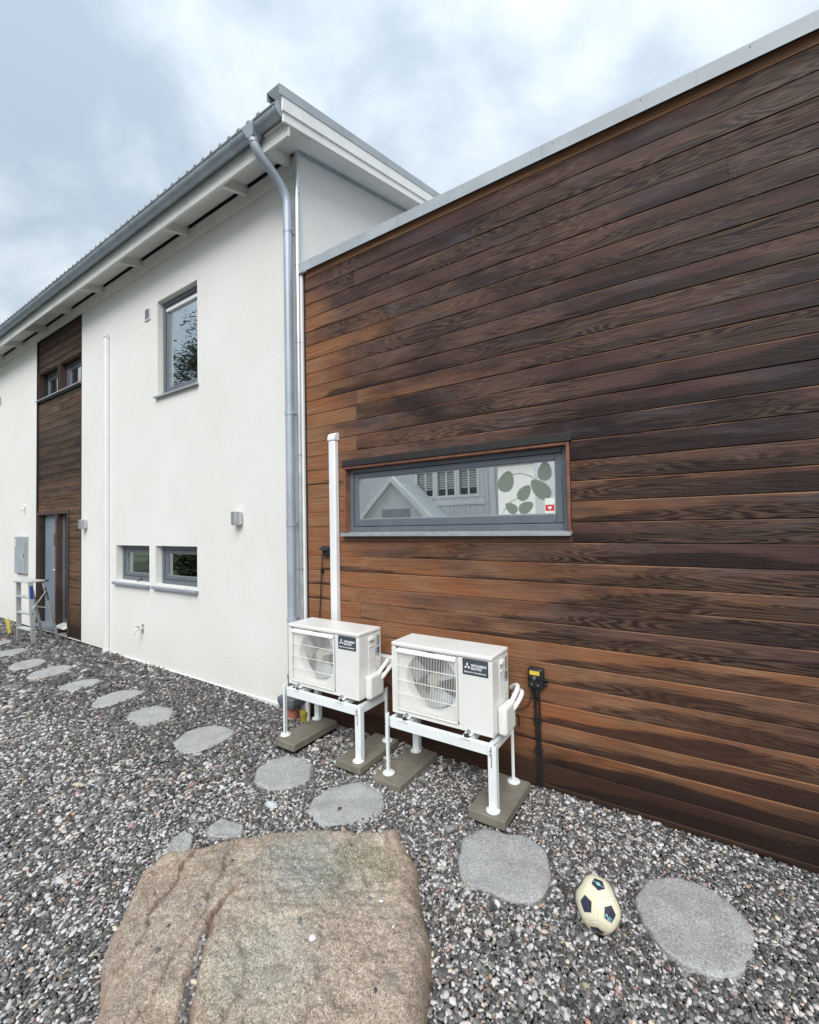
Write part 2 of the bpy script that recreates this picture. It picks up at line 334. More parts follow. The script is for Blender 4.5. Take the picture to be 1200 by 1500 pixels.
# ------------------------------------------------------------------ mesh builder
class MB:
    def __init__(s): s.v = []; s.f = []
    def add(s, vs, fs):
        b = len(s.v); s.v += [tuple(map(float, q)) for q in vs]; s.f += [tuple(i+b for i in f) for f in fs]; return s
    def box(s, x0, x1, y0, y1, z0, z1):
        return s.add([(x0, y0, z0), (x1, y0, z0), (x1, y1, z0), (x0, y1, z0), (x0, y0, z1), (x1, y0, z1), (x1, y1, z1), (x0, y1, z1)],
                     [(0, 3, 2, 1), (4, 5, 6, 7), (0, 1, 5, 4), (1, 2, 6, 5), (2, 3, 7, 6), (3, 0, 4, 7)])
    def prism(s, poly, a, b, axis='x'):
        n = len(poly)
        def P(q, t): return {'x': (t, q[0], q[1]), 'y': (q[0], t, q[1]), 'z': (q[0], q[1], t)}[axis]
        ar = sum(poly[i][0]*poly[(i+1) % n][1]-poly[(i+1) % n][0]*poly[i][1] for i in range(n))
        if (ar < 0) != (axis == 'y'): poly = poly[::-1]
        vs = [P(q, a) for q in poly] + [P(q, b) for q in poly]
        fs = [tuple(range(n))[::-1], tuple(range(n, 2*n))] + [(i, (i+1) % n, (i+1) % n+n, i+n) for i in range(n)]
        return s.add(vs, fs)
    def hexa(s, bot, top):
        return s.add(list(bot)+list(top), [(0, 3, 2, 1), (4, 5, 6, 7), (0, 1, 5, 4), (1, 2, 6, 5), (2, 3, 7, 6), (3, 0, 4, 7)])
    def bar(s, p0, p1, wx, wy, upv=(0, 0, 1)):
        p0, p1 = Vector(p0), Vector(p1); d = (p1-p0).normalized(); u = Vector(upv)
        if abs(d.dot(u)) > .98: u = Vector((0, 1, 0))
        a = d.cross(u).normalized(); b = a.cross(d).normalized()
        c = [(-1, -1), (1, -1), (1, 1), (-1, 1)]
        return s.hexa([p0+a*wx/2*i+b*wy/2*j for i, j in c][::1], [p1+a*wx/2*i+b*wy/2*j for i, j in c])
    def tube(s, path, r, n=10, caps=True):
        path = [Vector(q) for q in path]; m = len(path); rs = r if isinstance(r, (list, tuple)) else [r]*m
        t0 = (path[1]-path[0]).normalized(); ref = Vector((0, 0, 1)) if abs(t0.z) < .9 else Vector((1, 0, 0))
        a = t0.cross(ref).normalized(); base = len(s.v); vs = []; fs = []
        for i, q in enumerate(path):
            t = ((path[min(i+1, m-1)]-q).normalized()+(q-path[max(i-1, 0)]).normalized())
            t = t.normalized() if t.length > 1e-6 else t0
            a = (a-t*a.dot(t)).normalized(); b = t.cross(a)
            vs += [q+(a*math.cos(k*2*math.pi/n)+b*math.sin(k*2*math.pi/n))*rs[i] for k in range(n)]
        for i in range(m-1):
            for k in range(n): fs.append((i*n+k, i*n+(k+1) % n, (i+1)*n+(k+1) % n, (i+1)*n+k))
        if caps: fs += [tuple(range(n))[::-1], tuple(range((m-1)*n, m*n))]
        return s.add(vs, fs)
    def lathe(s, prof, c=(0, 0, 0), n=20, axis='z'):
        vs = []; fs = []; m = len(prof)
        for r, h in prof:
            for k in range(n):
                a = 2*math.pi*k/n; x, y = r*math.cos(a), r*math.sin(a)
                q = {'z': (x, y, h), 'y': (x, h, -y), 'x': (h, x, y)}[axis]
                vs.append((c[0]+q[0], c[1]+q[1], c[2]+q[2]))
        for i in range(m-1):
            for k in range(n): fs.append((i*n+k, i*n+(k+1) % n, (i+1)*n+(k+1) % n, (i+1)*n+k))
        fs += [tuple(range(n))[::-1], tuple(range((m-1)*n, m*n))]
        return s.add(vs, fs)

WL = {}
def mesh_obj(name, mb, mat, smooth=False, bevel=0., off=Vector((0, 0, 0)), segs=2, angle=35):
    me = bpy.data.meshes.new(name); me.from_pydata([(v[0]-off[0], v[1]-off[1], v[2]-off[2]) for v in mb.v], [], mb.f); me.update()
    if mat: me.materials.append(MAT[mat] if isinstance(mat, str) else mat)
    if smooth:
        me.shade_smooth()
        if smooth != 'all': me.set_sharp_from_angle(angle=math.radians(angle))
    o = bpy.data.objects.new(name, me); COL.objects.link(o)
    if bevel:
        b = o.modifiers.new('bevel', 'BEVEL'); b.width = bevel; b.segments = segs; b.limit_method = 'ANGLE'; b.angle_limit = math.radians(40); b.harden_normals = False
        if not smooth: me.shade_smooth(); me.set_sharp_from_angle(angle=math.radians(50))
    return o
def thing(name, label, cat, loc=(0, 0, 0), group=None, mb=None, mat=None, smooth=False, bevel=0., kind=None):
    off = Vector(loc)
    if mb is None: o = bpy.data.objects.new(name, None); COL.objects.link(o); o.empty_display_size = .1
    else: o = mesh_obj(name, mb, mat, smooth, bevel, off)
    o.location = off; WL[o.name] = off
    if label: o['label'] = label; o['category'] = cat
    if group: o['group'] = group
    if kind: o['kind'] = kind
    return o
def part(parent, name, mb, mat, smooth=False, bevel=0., label=None, kind=None, segs=2, angle=35):
    off = WL[parent.name]
    o = mesh_obj(name, mb, mat, smooth, bevel, off, segs, angle); o.parent = parent; WL[o.name] = off
    if label: o['label'] = label
    if kind: o['kind'] = kind
    return o
def copy_tree(o, parent=None, loc=None):
    c = o.copy(); COL.objects.link(c)
    if parent: c.parent = parent
    if loc is not None: c.location = loc
    for ch in list(o.children): copy_tree(ch, c)
    return c
def text_mb(body, size, plane, origin, depth=.0012, ext_x=None, spacing=1., bold=0.):
    """a word as mesh; plane = (right, up) vectors"""
    cu = bpy.data.curves.new('word', 'FONT'); cu.body = body; cu.size = size; cu.extrude = depth/2; cu.space_character = spacing; cu.offset = bold; cu.resolution_u = 2
    ob = bpy.data.objects.new('word', cu); COL.objects.link(ob)
    dg = bpy.context.evaluated_depsgraph_get(); me = bpy.data.meshes.new_from_object(ob.evaluated_get(dg))
    co = [v.co.copy() for v in me.vertices]; fs = [tuple(q.vertices) for q in me.polygons]
    bpy.data.objects.remove(ob); bpy.data.curves.remove(cu)
    mx = max(c.x for c in co); mn = min(c.x for c in co); k = (ext_x/(mx-mn)) if ext_x else 1.
    R, U = Vector(plane[0]), Vector(plane[1]); Nn = R.cross(U); O = Vector(origin)
    mb = MB(); mb.add([O+R*((c.x-mn)*k)+U*c.y+Nn*(c.z+depth/2) for c in co], fs); return mb
def inpoly(x, y, P):
    P = np.asarray(P); c = np.zeros(x.shape, bool); n = len(P)
    for i in range(n):
        x0, y0 = P[i]; x1, y1 = P[(i+1) % n]
        t = (y0 > y) != (y1 > y)
        with np.errstate(divide='ignore', invalid='ignore'): xx = (x1-x0)*(y-y0)/(y1-y0)+x0
        c ^= t & (x < xx)
    return c
def dpoly(x, y, P, closed=True):
    P = np.asarray(P, float); d = np.full(x.shape, 1e9); n = len(P)
    for i in range(n if closed else n-1):
        a = P[i]; b = P[(i+1) % n]; ab = b-a; L = ab@ab+1e-12
        t = np.clip(((x-a[0])*ab[0]+(y-a[1])*ab[1])/L, 0, 1)
        d = np.minimum(d, np.hypot(x-a[0]-t*ab[0], y-a[1]-t*ab[1]))
    return d
def smooth_poly(P, it=2, q=.22):
    P = [np.array(q, float) for q in P]
    for _ in range(it):
        Q = []
        for i in range(len(P)):
            a, b = P[i], P[(i+1) % len(P)]; Q += [a*(1-q)+b*q, a*q+b*(1-q)]
        P = Q
    return P
def vnoise(x, y, s, seed=0):
    r = np.random.default_rng(seed); o = np.zeros_like(x)
    for k in range(7):
        a = r.uniform(0, 6.28); f = s*r.uniform(.6, 1.7); o += np.sin(f*(x*math.cos(a)+y*math.sin(a))+r.uniform(0, 6.28))
    return o/7**.5
# ------------------------------------------------------------------ ground
HX0, HX1, HD = -17.0, -3.36, 8.0         # rendered house
WX0, WX1, WD = -3.30, 4.2, 6.5           # larch wing
EZ, WZ = 5.60, 4.47
lw = MB(); lw.add([(-70, -45, -.028), (-7, -45, -.028), (-9, -5.2, -.028), (-70, -5.2, -.028)], [(0, 1, 2, 3)])
thing('added_lawn', None, None, mb=lw, mat='added_lawn', kind='structure')  # unseen grass sheet, added to brighten what the low windows mirror
g = MB(); g.add([(-400, -400, -.035), (400, -400, -.035), (400, 400, -.035), (-400, 400, -.035)], [(0, 1, 2, 3)])
thing('ground', None, None, mb=g, mat='bed', kind='structure')

# ------------------------------------------------------------------ white rendered house
house = thing('rendered_house', 'white rendered two storey house with grey gutter, timber entrance bay and tiled roof', 'house', (HX1, 0, 0))
BAY = (-10.70, -8.645)
OP = [(-6.185, -5.22, 3.705, 5.035), (-7.40, -6.42, 1.125, 1.648), (-6.252, -5.25, 1.125, 1.650), (BAY[0], BAY[1], -.05, EZ+.06)]
def wall_grid(mb, x0, x1, z0, z1, ops, Y, depth):
    xs = sorted({x0, x1, *[v for o in ops for v in o[:2]]}); zs = sorted({z0, z1, *[min(max(v, z0), z1) for o in ops for v in o[2:]]})
    for i in range(len(xs)-1):
        for j in range(len(zs)-1):
            cx, cz = (xs[i]+xs[i+1])/2, (zs[j]+zs[j+1])/2
            if any(o[0] < cx < o[1] and o[2] < cz < o[3] for o in ops): continue
            mb.add([(xs[i], Y, zs[j]), (xs[i+1], Y, zs[j]), (xs[i+1], Y, zs[j+1]), (xs[i], Y, zs[j+1])], [(0, 1, 2, 3)])
    for a, b, c, d in ops:
        c, d = max(c, z0), min(d, z1); e = Y+depth
        mb.add([(a, Y, c), (a, e, c), (a, e, d), (a, Y, d)], [(0, 3, 2, 1)]); mb.add([(b, Y, c), (b, e, c), (b, e, d), (b, Y, d)], [(0, 1, 2, 3)])
        mb.add([(a, Y, c), (b, Y, c), (b, e, c), (a, e, c)], [(0, 1, 2, 3)]); mb.add([(a, Y, d), (b, Y, d), (b, e, d), (a, e, d)], [(0, 3, 2, 1)])
SL = math.tan(math.radians(16.1)); RY = HD/2
mb = MB(); wall_grid(mb, HX0, HX1, .03, EZ+.10, OP, 0., .22)
part(house, 'wall', mb, 'render', label='white rendered front wall')
mb = MB(); mb.prism([(0.003, -.05), (HD, -.05), (HD, EZ+.2), (RY, EZ+.22+SL*RY), (0.003, EZ+.22)], HX1-.001, HX1-.25, 'x')
part(house, 'gable_wall', mb, 'render')
mb = MB(); mb.prism([(0.22, -.05), (HD, -.05), (HD, EZ+.2), (RY, EZ+.2+SL*RY), (0.22, EZ+.2)], HX0, HX0+.25, 'x'); mb.box(HX0, HX1, HD-.25, HD, 0, EZ)
mb.box(HX0+.25, HX1-.25, .30, HD-.25, 2.75, 2.95)
part(house, 'back_wall', mb, 'render')
# inside rooms: plain partition so the panes have something behind them
mb = MB(); mb.box(HX0+.3, HX1-.3, 3.0, 3.1, 0, 5.5); mb.box(-8.6, -8.5, .25, 3., 0, 5.5); mb.box(-4.6, -4.5, .25, 3., 0, 5.5)
part(house, 'partition', mb, 'inside')
# plinth and white base flashing
mb = MB(); mb.box(HX0, BAY[0], .02, .2, -.1, .05); mb.box(BAY[1], -7.70, .015, .2, -.1, .05); part(house, 'plinth', mb, 'terr')
mb = MB(); mb.prism([(-.012, -.06), (-.012, .012), (-.020, .016), (-.020, .021), (.004, .027), (.004, -.06)], -7.61, HX1+.03, 'x'); part(house, 'base_flashing', mb, 'pvc')

def bar_frame(mb, X0, X1, z0, z1, y0, y1, wl, wr, wb, wt):
    mb.box(X0, X0+wl, y0, y1, z0, z1); mb.box(X1-wr, X1, y0, y1, z0, z1)
    mb.box(X0+wl, X1-wr, y0, y1, z0, z0+wb); mb.box(X0+wl, X1-wr, y0, y1, z1-wt, z1)
def window(par, X0, X1, z0, z1, y, fw_=.055, sw=.05, label=None, glass='glass', sill=None, bead=None):
    """outer frame (part), sash, pane and sill (sub-parts)"""
    mb = MB(); bar_frame(mb, X0, X1, z0, z1, y, y+.07, fw_, fw_, fw_, fw_)
    f = part(par, 'window', mb, 'frame', bevel=.004, label=label)
    g_ = .004; a, b, c, d = X0+fw_+g_, X1-fw_-g_, z0+fw_+g_, z1-fw_-g_
    mb = MB(); bar_frame(mb, a, b, c, d, y+.012, y+.06, sw, sw, sw*1.15, sw); part(f, 'sash', mb, 'frame', bevel=.005)
    mb = MB(); mb.box(a+sw-.004, b-sw+.004, y+.034, y+.044, c+sw, d-sw+.004); part(f, 'pane', mb, glass)
    mb = MB(); k = .007; bar_frame(mb, a+sw, b-sw, c+sw*1.15, d-sw, y+.022, y+.033, k, k, k, k); part(f, 'glazing_bead', mb, bead or 'sill_grey')
    if sill:
        mb = MB(); s0, s1, yf, drop, mt = sill
        mb.hexa([(s0, yf, z0-drop-.004), (s1, yf, z0-drop-.004), (s1, y+.03, z0-.006), (s0, y+.03, z0-.006)], [(s0, yf, z0-drop), (s1, yf, z0-drop), (s1, y+.03, z0-.001), (s0, y+.03, z0-.001)])
        mb.box(s0, s1, yf-.002, yf+.002, z0-drop-.024, z0-drop+.001)
        for xx in (s0, s1): mb.box(xx-.002, xx+.002, yf, 0.0, z0-drop-.018, z0-drop+.012)
        part(f, 'sill', mb, mt)
    return f
wu = window(house, -6.183, -5.222, 3.710, 5.033, .075, .058, .05, 'tall grey framed upstairs window', 'glass', (-6.215, -5.19, -.045, .012, 'sill'))
mb = MB(); mb.box(-6.10, -5.31, .078, .12, 4.895, 4.935); part(wu, 'blind_cassette', mb, 'pvc')
w1 = window(house, -7.398, -6.422, 1.128, 1.645, .085, .055, .045, 'small grey window beside the white duct', 'glass_dark', (-7.43, -6.40, -.05, .040, 'sill_grey'))
w2 = window(house, -6.250, -5.252, 1.128, 1.647, .085, .055, .045, 'small grey window with a pale wooden chair back behind it', 'glass_dark', (-6.275, -5.225, -.05, .040, 'sill_grey'))
mb = MB(); mb.bar((-6.90, -.010, 1.075), (-6.80, .09, 1.175), .012, .012); part(w1, 'stay', mb, 'black')
def curtain_mb(x0, x1, z0, z1, y):
    mb = MB(); n = 26
    vs = [(x0+(x1-x0)*i/n, y+.022*math.sin(i*1.9), z) for z in (z0, z1) for i in range(n+1)]
    return mb.add(vs, [(i, i+1, n+2+i, n+1+i) for i in range(n)])
for a, b in ((-7.27, -7.06), (-6.13, -5.86)):
    thing('curtain', 'pale green curtain hanging behind the %s low window' % ('left small' if a < -7 else 'right small'), 'curtain', (a, .3, 1.1), mb=curtain_mb(a, b, .95, 1.75, .235), mat='curtain', smooth='all', group='curtains behind the low windows')
mb = MB(); mb.lathe([(.0, 0), (.07, .02), (.11, .09), (.10, .16), (.06, .20)], (-5.30, .42, 1.20), 18)
thing('lamp_shade', 'cream rounded shade standing behind the right small window', 'lamp', (-5.30, .42, 1.2), mb=mb, mat='lampw', smooth='all')
pd = thing('pendant_lamp', 'white glass pendant lamp hanging behind the upstairs window', 'lamp', (-5.70, .62, 4.35))
mb = MB(); mb.lathe([(.012, .34), (.02, .20), (.05, .165), (.115, .10), (.135, .03), (.12, -.04), (.07, -.09), (.01, -.10)], (-5.70, .62, 4.40), 24); part(pd, 'shade', mb, 'lampw', 'all')
mb = MB(); mb.tube([(-5.70, .62, 4.70), (-5.70, .62, 5.55)], .006, 6); part(pd, 'cord', mb, 'lampw')

# entrance bay: larch boards, twin windows, door and side light
YB = .028
def board_prof(z0, z1, Y, dp=.022):
    return [(Y+dp, z0+.0005), (Y+.001, z0+.0012), (Y, z0+.003), (Y, z1-.0085), (Y+.0065, z1-.0022), (Y+dp, z1-.0018)]
zz = [-.03+.1412*i for i in range(42)]
for i in range(len(zz)-1):
    z0, z1 = zz[i], min(zz[i+1], EZ+.05)
    if z0 > EZ: break
    zc = (z0+z1)/2
    if 4.38 < zc < 4.97: continue
    spans = [(-9.215, BAY[1]-.02)] if zc < 2.25 else [(BAY[0]+.02, -9.66), (-9.655, BAY[1]-.02)] if (i*7) % 5 in (1, 3) else [(BAY[0]+.02, BAY[1]-.02)]
    if zc < .06: spans = [(-9.215, BAY[1]-.02)]
    for a, b in spans:
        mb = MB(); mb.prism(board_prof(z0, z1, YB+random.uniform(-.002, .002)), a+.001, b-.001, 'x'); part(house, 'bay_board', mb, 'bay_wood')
mb = MB(); mb.box(BAY[0]+.005, -10.56, .06, .2, -.05, EZ+.05); mb.box(-9.21, BAY[1]-.005, .058, .2, -.05, 2.24); mb.box(-10.56, -9.215, .058, .2, 2.24, 4.38); mb.box(-9.215, BAY[1]-.005, .058, .2, 2.241, 4.38); mb.box(BAY[0]+.005, BAY[1]-.005, .062, .2, 4.965, EZ+.05)
part(house, 'bay_backing', mb, 'darkwood')
mb = MB(); mb.box(BAY[0]+.001, BAY[0]+.02, -.004, .05, -.03, EZ+.02); mb.box(BAY[1]-.02, BAY[1]-.001, -.002, .05, -.03, EZ+.02); part(house, 'bay_corner_trim', mb, 'darkwood')
# twin windows high in the bay
for a, b in ((-10.66, -9.70), (-9.64, -8.69)):
    window(house, a+.02, b-.02, 4.43, 4.93, .12, .055, .045, None, 'glass_dark', None)
    mb = MB(); bar_frame(mb, a, b, 4.405, 4.955, .012, .14, .018, .018, .016, .018); part(house, 'window_casing', mb, 'brown', bevel=.002)
    mb = MB(); mb.box(a-.03, b+.03, -.035, .05, 4.385, 4.400); part(house, 'window_sill', mb, 'sill')
# door set back between brown posts
mb = MB(); mb.box(BAY[0]+.02, -10.655, .005, .17, -.03, 2.245); mb.box(-9.80, -9.735, .010, .17, -.03, 2.19); mb.box(-9.255, -9.218, .004, .17, -.03, 2.245); mb.box(-10.655, -9.255, .007, .17, 2.19, 2.243)
part(house, 'door_frame', mb, 'brown', bevel=.003)
mb = MB(); mb.box(-10.652, -9.803, .10, .15, .14, 2.185); dr = part(house, 'door', mb, 'door', bevel=.004)
mb = MB(); bar_frame(mb, -10.13, -9.93, 1.60, 1.86, .092, .099, .02, .02, .02, .02); part(dr, 'pane_frame', mb, 'frame')
mb = MB(); mb.box(-10.11, -9.95, .094, .0985, 1.62, 1.84); part(dr, 'pane', mb, 'glass_dark')
mb = MB(); mb.box(-10.13, -9.93, .085, .0995, 1.52, 1.55); part(dr, 'letter_slot', mb, 'sill')
mb = MB(); mb.box(-9.875, -9.835, .07, .0995, 1.08, 1.24); mb.tube([(-9.875, .07, 1.17), (-9.875, .04, 1.17), (-9.97, .04, 1.17)], .010, 8); part(dr, 'handle', mb, 'lampw')
mb = MB(); mb.box(-10.65, -10.62, .06, .0995, 1.86, 2.0); part(dr, 'hinge', mb, 'sill')
mb = MB(); mb.box(-10.652, -9.803, -.02, .18, .08, .135); part(house, 'door_step', mb, 'sill_grey')
f = MB(); bar_frame(f, -9.73, -9.26, .23, 2.18, .10, .15, .05, .05, .05, .05); sl = part(house, 'side_light', f, 'frame')
mb = MB(); mb.box(-9.685, -9.305, .12, .13, .275, 2.135); part(sl, 'pane', mb, 'glass_dark')
mb = MB(); mb.hexa([(-9.69, -.04, .165), (-9.255, -.04, .165), (-9.255, .11, .20), (-9.69, .11, .20)], [(-9.69, -.04, .18), (-9.255, -.04, .18), (-9.255, .11, .225), (-9.69, .11, .225)]); part(sl, 'sill', mb, 'lampw')

# eaves: frieze, soffit boards, rafter tails, fascia
mb = MB(); mb.box(HX0-.3, HX1-.001, -.034, -.001, EZ-.04, EZ+.115); part(house, 'frieze_board', mb, 'eave', bevel=.003)
mb = MB(); mb.hexa([(HX0-.3, -.345, EZ+.055), (-3.115, -.345, EZ+.055), (-3.115, -.062, EZ+.131), (HX0-.3, -.062, EZ+.131)], [(HX0-.3, -.345, EZ+.075), (-3.115, -.345, EZ+.075), (-3.115, -.062, EZ+.151), (HX0-.3, -.062, EZ+.151)])
part(house, 'eave_soffit', mb, 'eave')
rx = -3.46
while rx > HX0:
    mb = MB(); mb.prism([(-.345, EZ-.055), (-.02, EZ+.04), (-.02, EZ+.15), (-.345, EZ+.057)], rx-.024, rx+.024, 'x'); part(house, 'rafter_tail', mb, 'eave', bevel=.003)
    rx -= .71 if rx == -3.46 else 1.2
mb = MB(); mb.box(HX0-.3, -3.10, -.372, -.346, EZ-.055, EZ+.145); part(house, 'fascia', mb, 'eave', bevel=.003)
# verge: sloped soffit, barge boards, metal capping
def slope_box(mb, x0, x1, y0, y1, zb, zt, base):  # z given relative to base at y=0, following the roof pitch
    mb.hexa([(x0, y0, base+SL*y0+zb), (x1, y0, base+SL*y0+zb), (x1, y1, base+SL*y1+zb), (x0, y1, base+SL*y1+zb)], [(x0, y0, base+SL*y0+zt), (x1, y0, base+SL*y0+zt), (x1, y1, base+SL*y1+zt), (x0, y1, base+SL*y1+zt)])
VB = EZ+.185; Xb = -3.085
yy = -.40
k = 0
while yy < RY:
    y2 = min(yy+.90, RY); mb = MB(); slope_box(mb, HX1-.05, Xb-.012, yy+.001, y2-.001, .0, .02, VB); part(house, 'verge_soffit_board', mb, 'eave_white'); yy = y2
mb = MB(); slope_box(mb, HX1-.002, HX1+.022, -.01, RY, -.035, -.001, VB); part(house, 'gable_batten', mb, 'zinc')
mb = MB(); slope_box(mb, Xb-.025, Xb, -.435, RY, -.035, .075, VB); part(house, 'lower_barge_board', mb, 'eave_white', bevel=.003)
mb = MB(); slope_box(mb, Xb-.012, Xb+.014, -.455, RY, .055, .205, VB); part(house, 'upper_barge_board', mb, 'eave_white', bevel=.003)
mb = MB(); slope_box(mb, Xb+.016, Xb+.020, -.50, RY, .185, .275, VB); slope_box(mb, Xb-.15, Xb+.020, -.50, RY, .276, .280, VB); slope_box(mb, Xb-.154, Xb-.150, -.50, RY, .20, .280, VB)
mb.add([(Xb+.018, -.501, VB-SL*.5+.275), (Xb-.15, -.501, VB-SL*.5+.275), (Xb-.01, -.42, VB-SL*.5+.13)], [(0, 1, 2)])
part(house, 'verge_capping', mb, 'zinc_light')
# gutter: half round lengths with joint straps
GY, GZ, GR = -.447, EZ+.145, .066
def gutter_seg(x0, x1, r, n=12):
    mb = MB(); a = [math.pi*i/n for i in range(n+1)]
    pr = [(GY-math.cos(t)*r, GZ-math.sin(t)*r) for t in a]; pi_ = [(GY-math.cos(t)*(r-.004), GZ-math.sin(t)*(r-.004)) for t in a[::-1]]
    pts = pr+pi_
    vs = [(x0, *q) for q in pts]+[(x1, *q) for q in pts]; m_ = len(pts)
    return mb.add(vs, [(i, (i+1) % m_, (i+1) % m_+m_, i+m_) for i in range(m_)]+[tuple(range(m_))[::-1], tuple(range(m_, 2*m_))])
x = -3.115; first = True
while x > HX0:
    L = .62 if first else 1.02; first = False
    mb = gutter_seg(x-L, x, GR); mb.tube([(x-L, GY-GR-.003, GZ+.002), (x, GY-GR-.003, GZ+.002)], .009, 8); part(house, 'gutter_length', mb, 'zinc', True)
    part(house, 'gutter_strap', gutter_seg(x-.014-.02, x-.02, GR+.004), 'pipe_zinc', True); x -= L
mb = MB(); mb.lathe([(.001, 0), (GR, 0), (GR, .003), (.001, .003)], (-3.112, GY, GZ), 20, 'x'); part(house, 'gutter_end', mb, 'zinc')
# roof tiles: the eave course one by one, the rest of the slope as one corrugated sheet
def tile_mb(x0, y0, y1, dz=0.):
    mb = MB(); n = 16; vs = []
    for y in (y0, y1):
        for lift in (.0, .016):
            for i in range(n+1):
                u = i/n; wv = .028*max(0, math.sin(u*4*math.pi))**.8
                vs.append((x0+u*.302, y, VB+.112+SL*y+wv+lift+dz))
    m_ = n+1; fs = []
    for i in range(n): fs += [(i, i+1, m_*2+i+1, m_*2+i), (m_+i, m_*3+i, m_*3+i+1, m_+i+1), (i, m_+i, m_+i+1, i+1), (m_*2+i, m_*2+i+1, m_*3+i+1, m_*3+i)]
    fs += [(0, m_*2, m_*3, m_), (n, m_+n, m_*3+n, m_*2+n)]
    return mb.add(vs, fs)
x = Xb-.155-.302
while x > HX0-.2:
    part(house, 'roof_tile', tile_mb(x, -.515, -.12, random.uniform(0, .003)), 'tile', True); x -= .30
mb = MB()
for j in range(12):
    x = Xb-.155-.302
    y0 = -.14+j*.345
    while x > HX0-.2:
        q = tile_mb(x, y0, min(y0+.37, RY), .012); mb.add(q.v, q.f); x -= .30
part(house, 'upper_tiles', mb, 'tile', True, kind='stuff')
mb = MB(); slope_box(mb, HX0-.3, Xb-.03, -.36, RY, .03, .07, VB); mb.add([(HX0-.3, RY, VB+.1+SL*RY), (Xb, RY, VB+.1+SL*RY), (Xb, HD+.4, VB-SL*.4), (HX0-.3, HD+.4, VB-SL*.4)], [(0, 1, 2, 3)]); part(house, 'roof', mb, 'greyroof')

# downpipe with its outlet, bends, joint sleeves and clips
DX, DY = -3.418, -.108
mb = MB(); mb.hexa([(-3.538, GY-.048, GZ-.10), (-3.452, GY-.048, GZ-.10), (-3.452, GY+.042, GZ-.10), (-3.538, GY+.042, GZ-.10)][::1], [(-3.585, GY-.079, GZ+.0), (-3.405, GY-.079, GZ+.0), (-3.405, GY+.05, GZ+.0), (-3.585, GY+.05, GZ+.0)])
mb.lathe([(.047, -.14), (.049, -.045), (.060, -.03)], (-3.495, GY, GZ), 20)
outlet = part(house, 'gutter_outlet', mb, 'pipe_zinc', True, bevel=.002)
def bez(p, n):
    out = []
    for i in range(n+1):
        t = i/n; q = [Vector(k) for k in p]
        while len(q) > 1: q = [q[j].lerp(q[j+1], t) for j in range(len(q)-1)]
        out.append(q[0])
    return out
P0 = Vector((-3.495, GY, GZ-.10)); P3 = Vector((DX, DY, EZ-.43))
p1 = bez([P0, P0+Vector((0, 0, -.10)), P0.lerp(P3, .5)+Vector((0, 0, .03))], 9); p2 = bez([P0.lerp(P3, .5)+Vector((0, 0, .03)), P3+Vector((0, 0, .13)), P3], 9)
mb = MB(); mb.tube(p1+p2[1:]+[P3+Vector((0, 0, -.30))], .0455, 20); mb.tube([P3+Vector((0, 0, -.26)), Vector((DX, DY, .36))], .0435, 20)
dp = part(house, 'downpipe', mb, 'pipe_zinc', True)
for z in (EZ-.70, 3.02, 1.9, .95):
    mb = MB(); mb.lathe([(.044, -.024), (.0475, -.022), (.0475, .022), (.044, .024)], (DX, DY, z), 20); mb.box(DX-.006, DX+.006, DY+.04, 0.0, z-.008, z+.008); mb.box(DX+.042, DX+.066, DY-.006, DY+.006, z-.008, z+.008); part(dp, 'pipe_clip', mb, 'pipe_zinc', True)
mb = MB(); mb.lathe([(.028, .0), (.028, EZ+.12)], (-3.352, -.036, .05), 14)
cp = thing('corner_pipe', 'thin shiny galvanised pipe running up the house corner beside the downpipe', 'pipe', (-3.352, -.036, .05), mb=mb, mat='galv', smooth=True)
for z in (1.45, 2.6, 3.75, 4.55, 5.3):
    mb = MB(); mb.lathe([(.029, -.007), (.032, -.006), (.032, .006), (.029, .007)], (-3.352, -.036, z), 14); mb.box(-3.357, -3.347, -.01, .0, z-.005, z+.005); part(cp, 'pipe_bracket', mb, 'bolt', True)

# ------------------------------------------------------------------ larch clad wing
wing = thing('timber_wing', 'low flat roofed wing clad in weathered dark horizontal larch boards', 'building', (WX0, 0, 0))
mb = MB(); wall_grid(mb, WX0+.004, WX1, -.05, WZ+.05, [(-2.79, -.742, 1.80, 2.43)], .026, .20); part(wing, 'backing_wall', mb, 'darkwood')
mb = MB(); mb.box(WX0+.002, WX1, WD-.2, WD, -.05, WZ); mb.box(WX1-.2, WX1, .25, WD-.2, -.05, WZ); part(wing, 'rear_wall', mb, 'darkwood')
mb = MB(); mb.box(WX0+.002, WX1, .03, WD, WZ+.02, WZ+.06); mb.box(WX0+.002, WX1-.2, .25, WD-.2, 2.75, 2.85); part(wing, 'flat_roof', mb, 'greyroof')
mb = MB(); mb.box(-3.25, WX1-.3, 3.4, 3.5, -.05, 2.75); part(wing, 'inner_wall', mb, 'inside')
JO = [-2.635, -.25, 1.75]
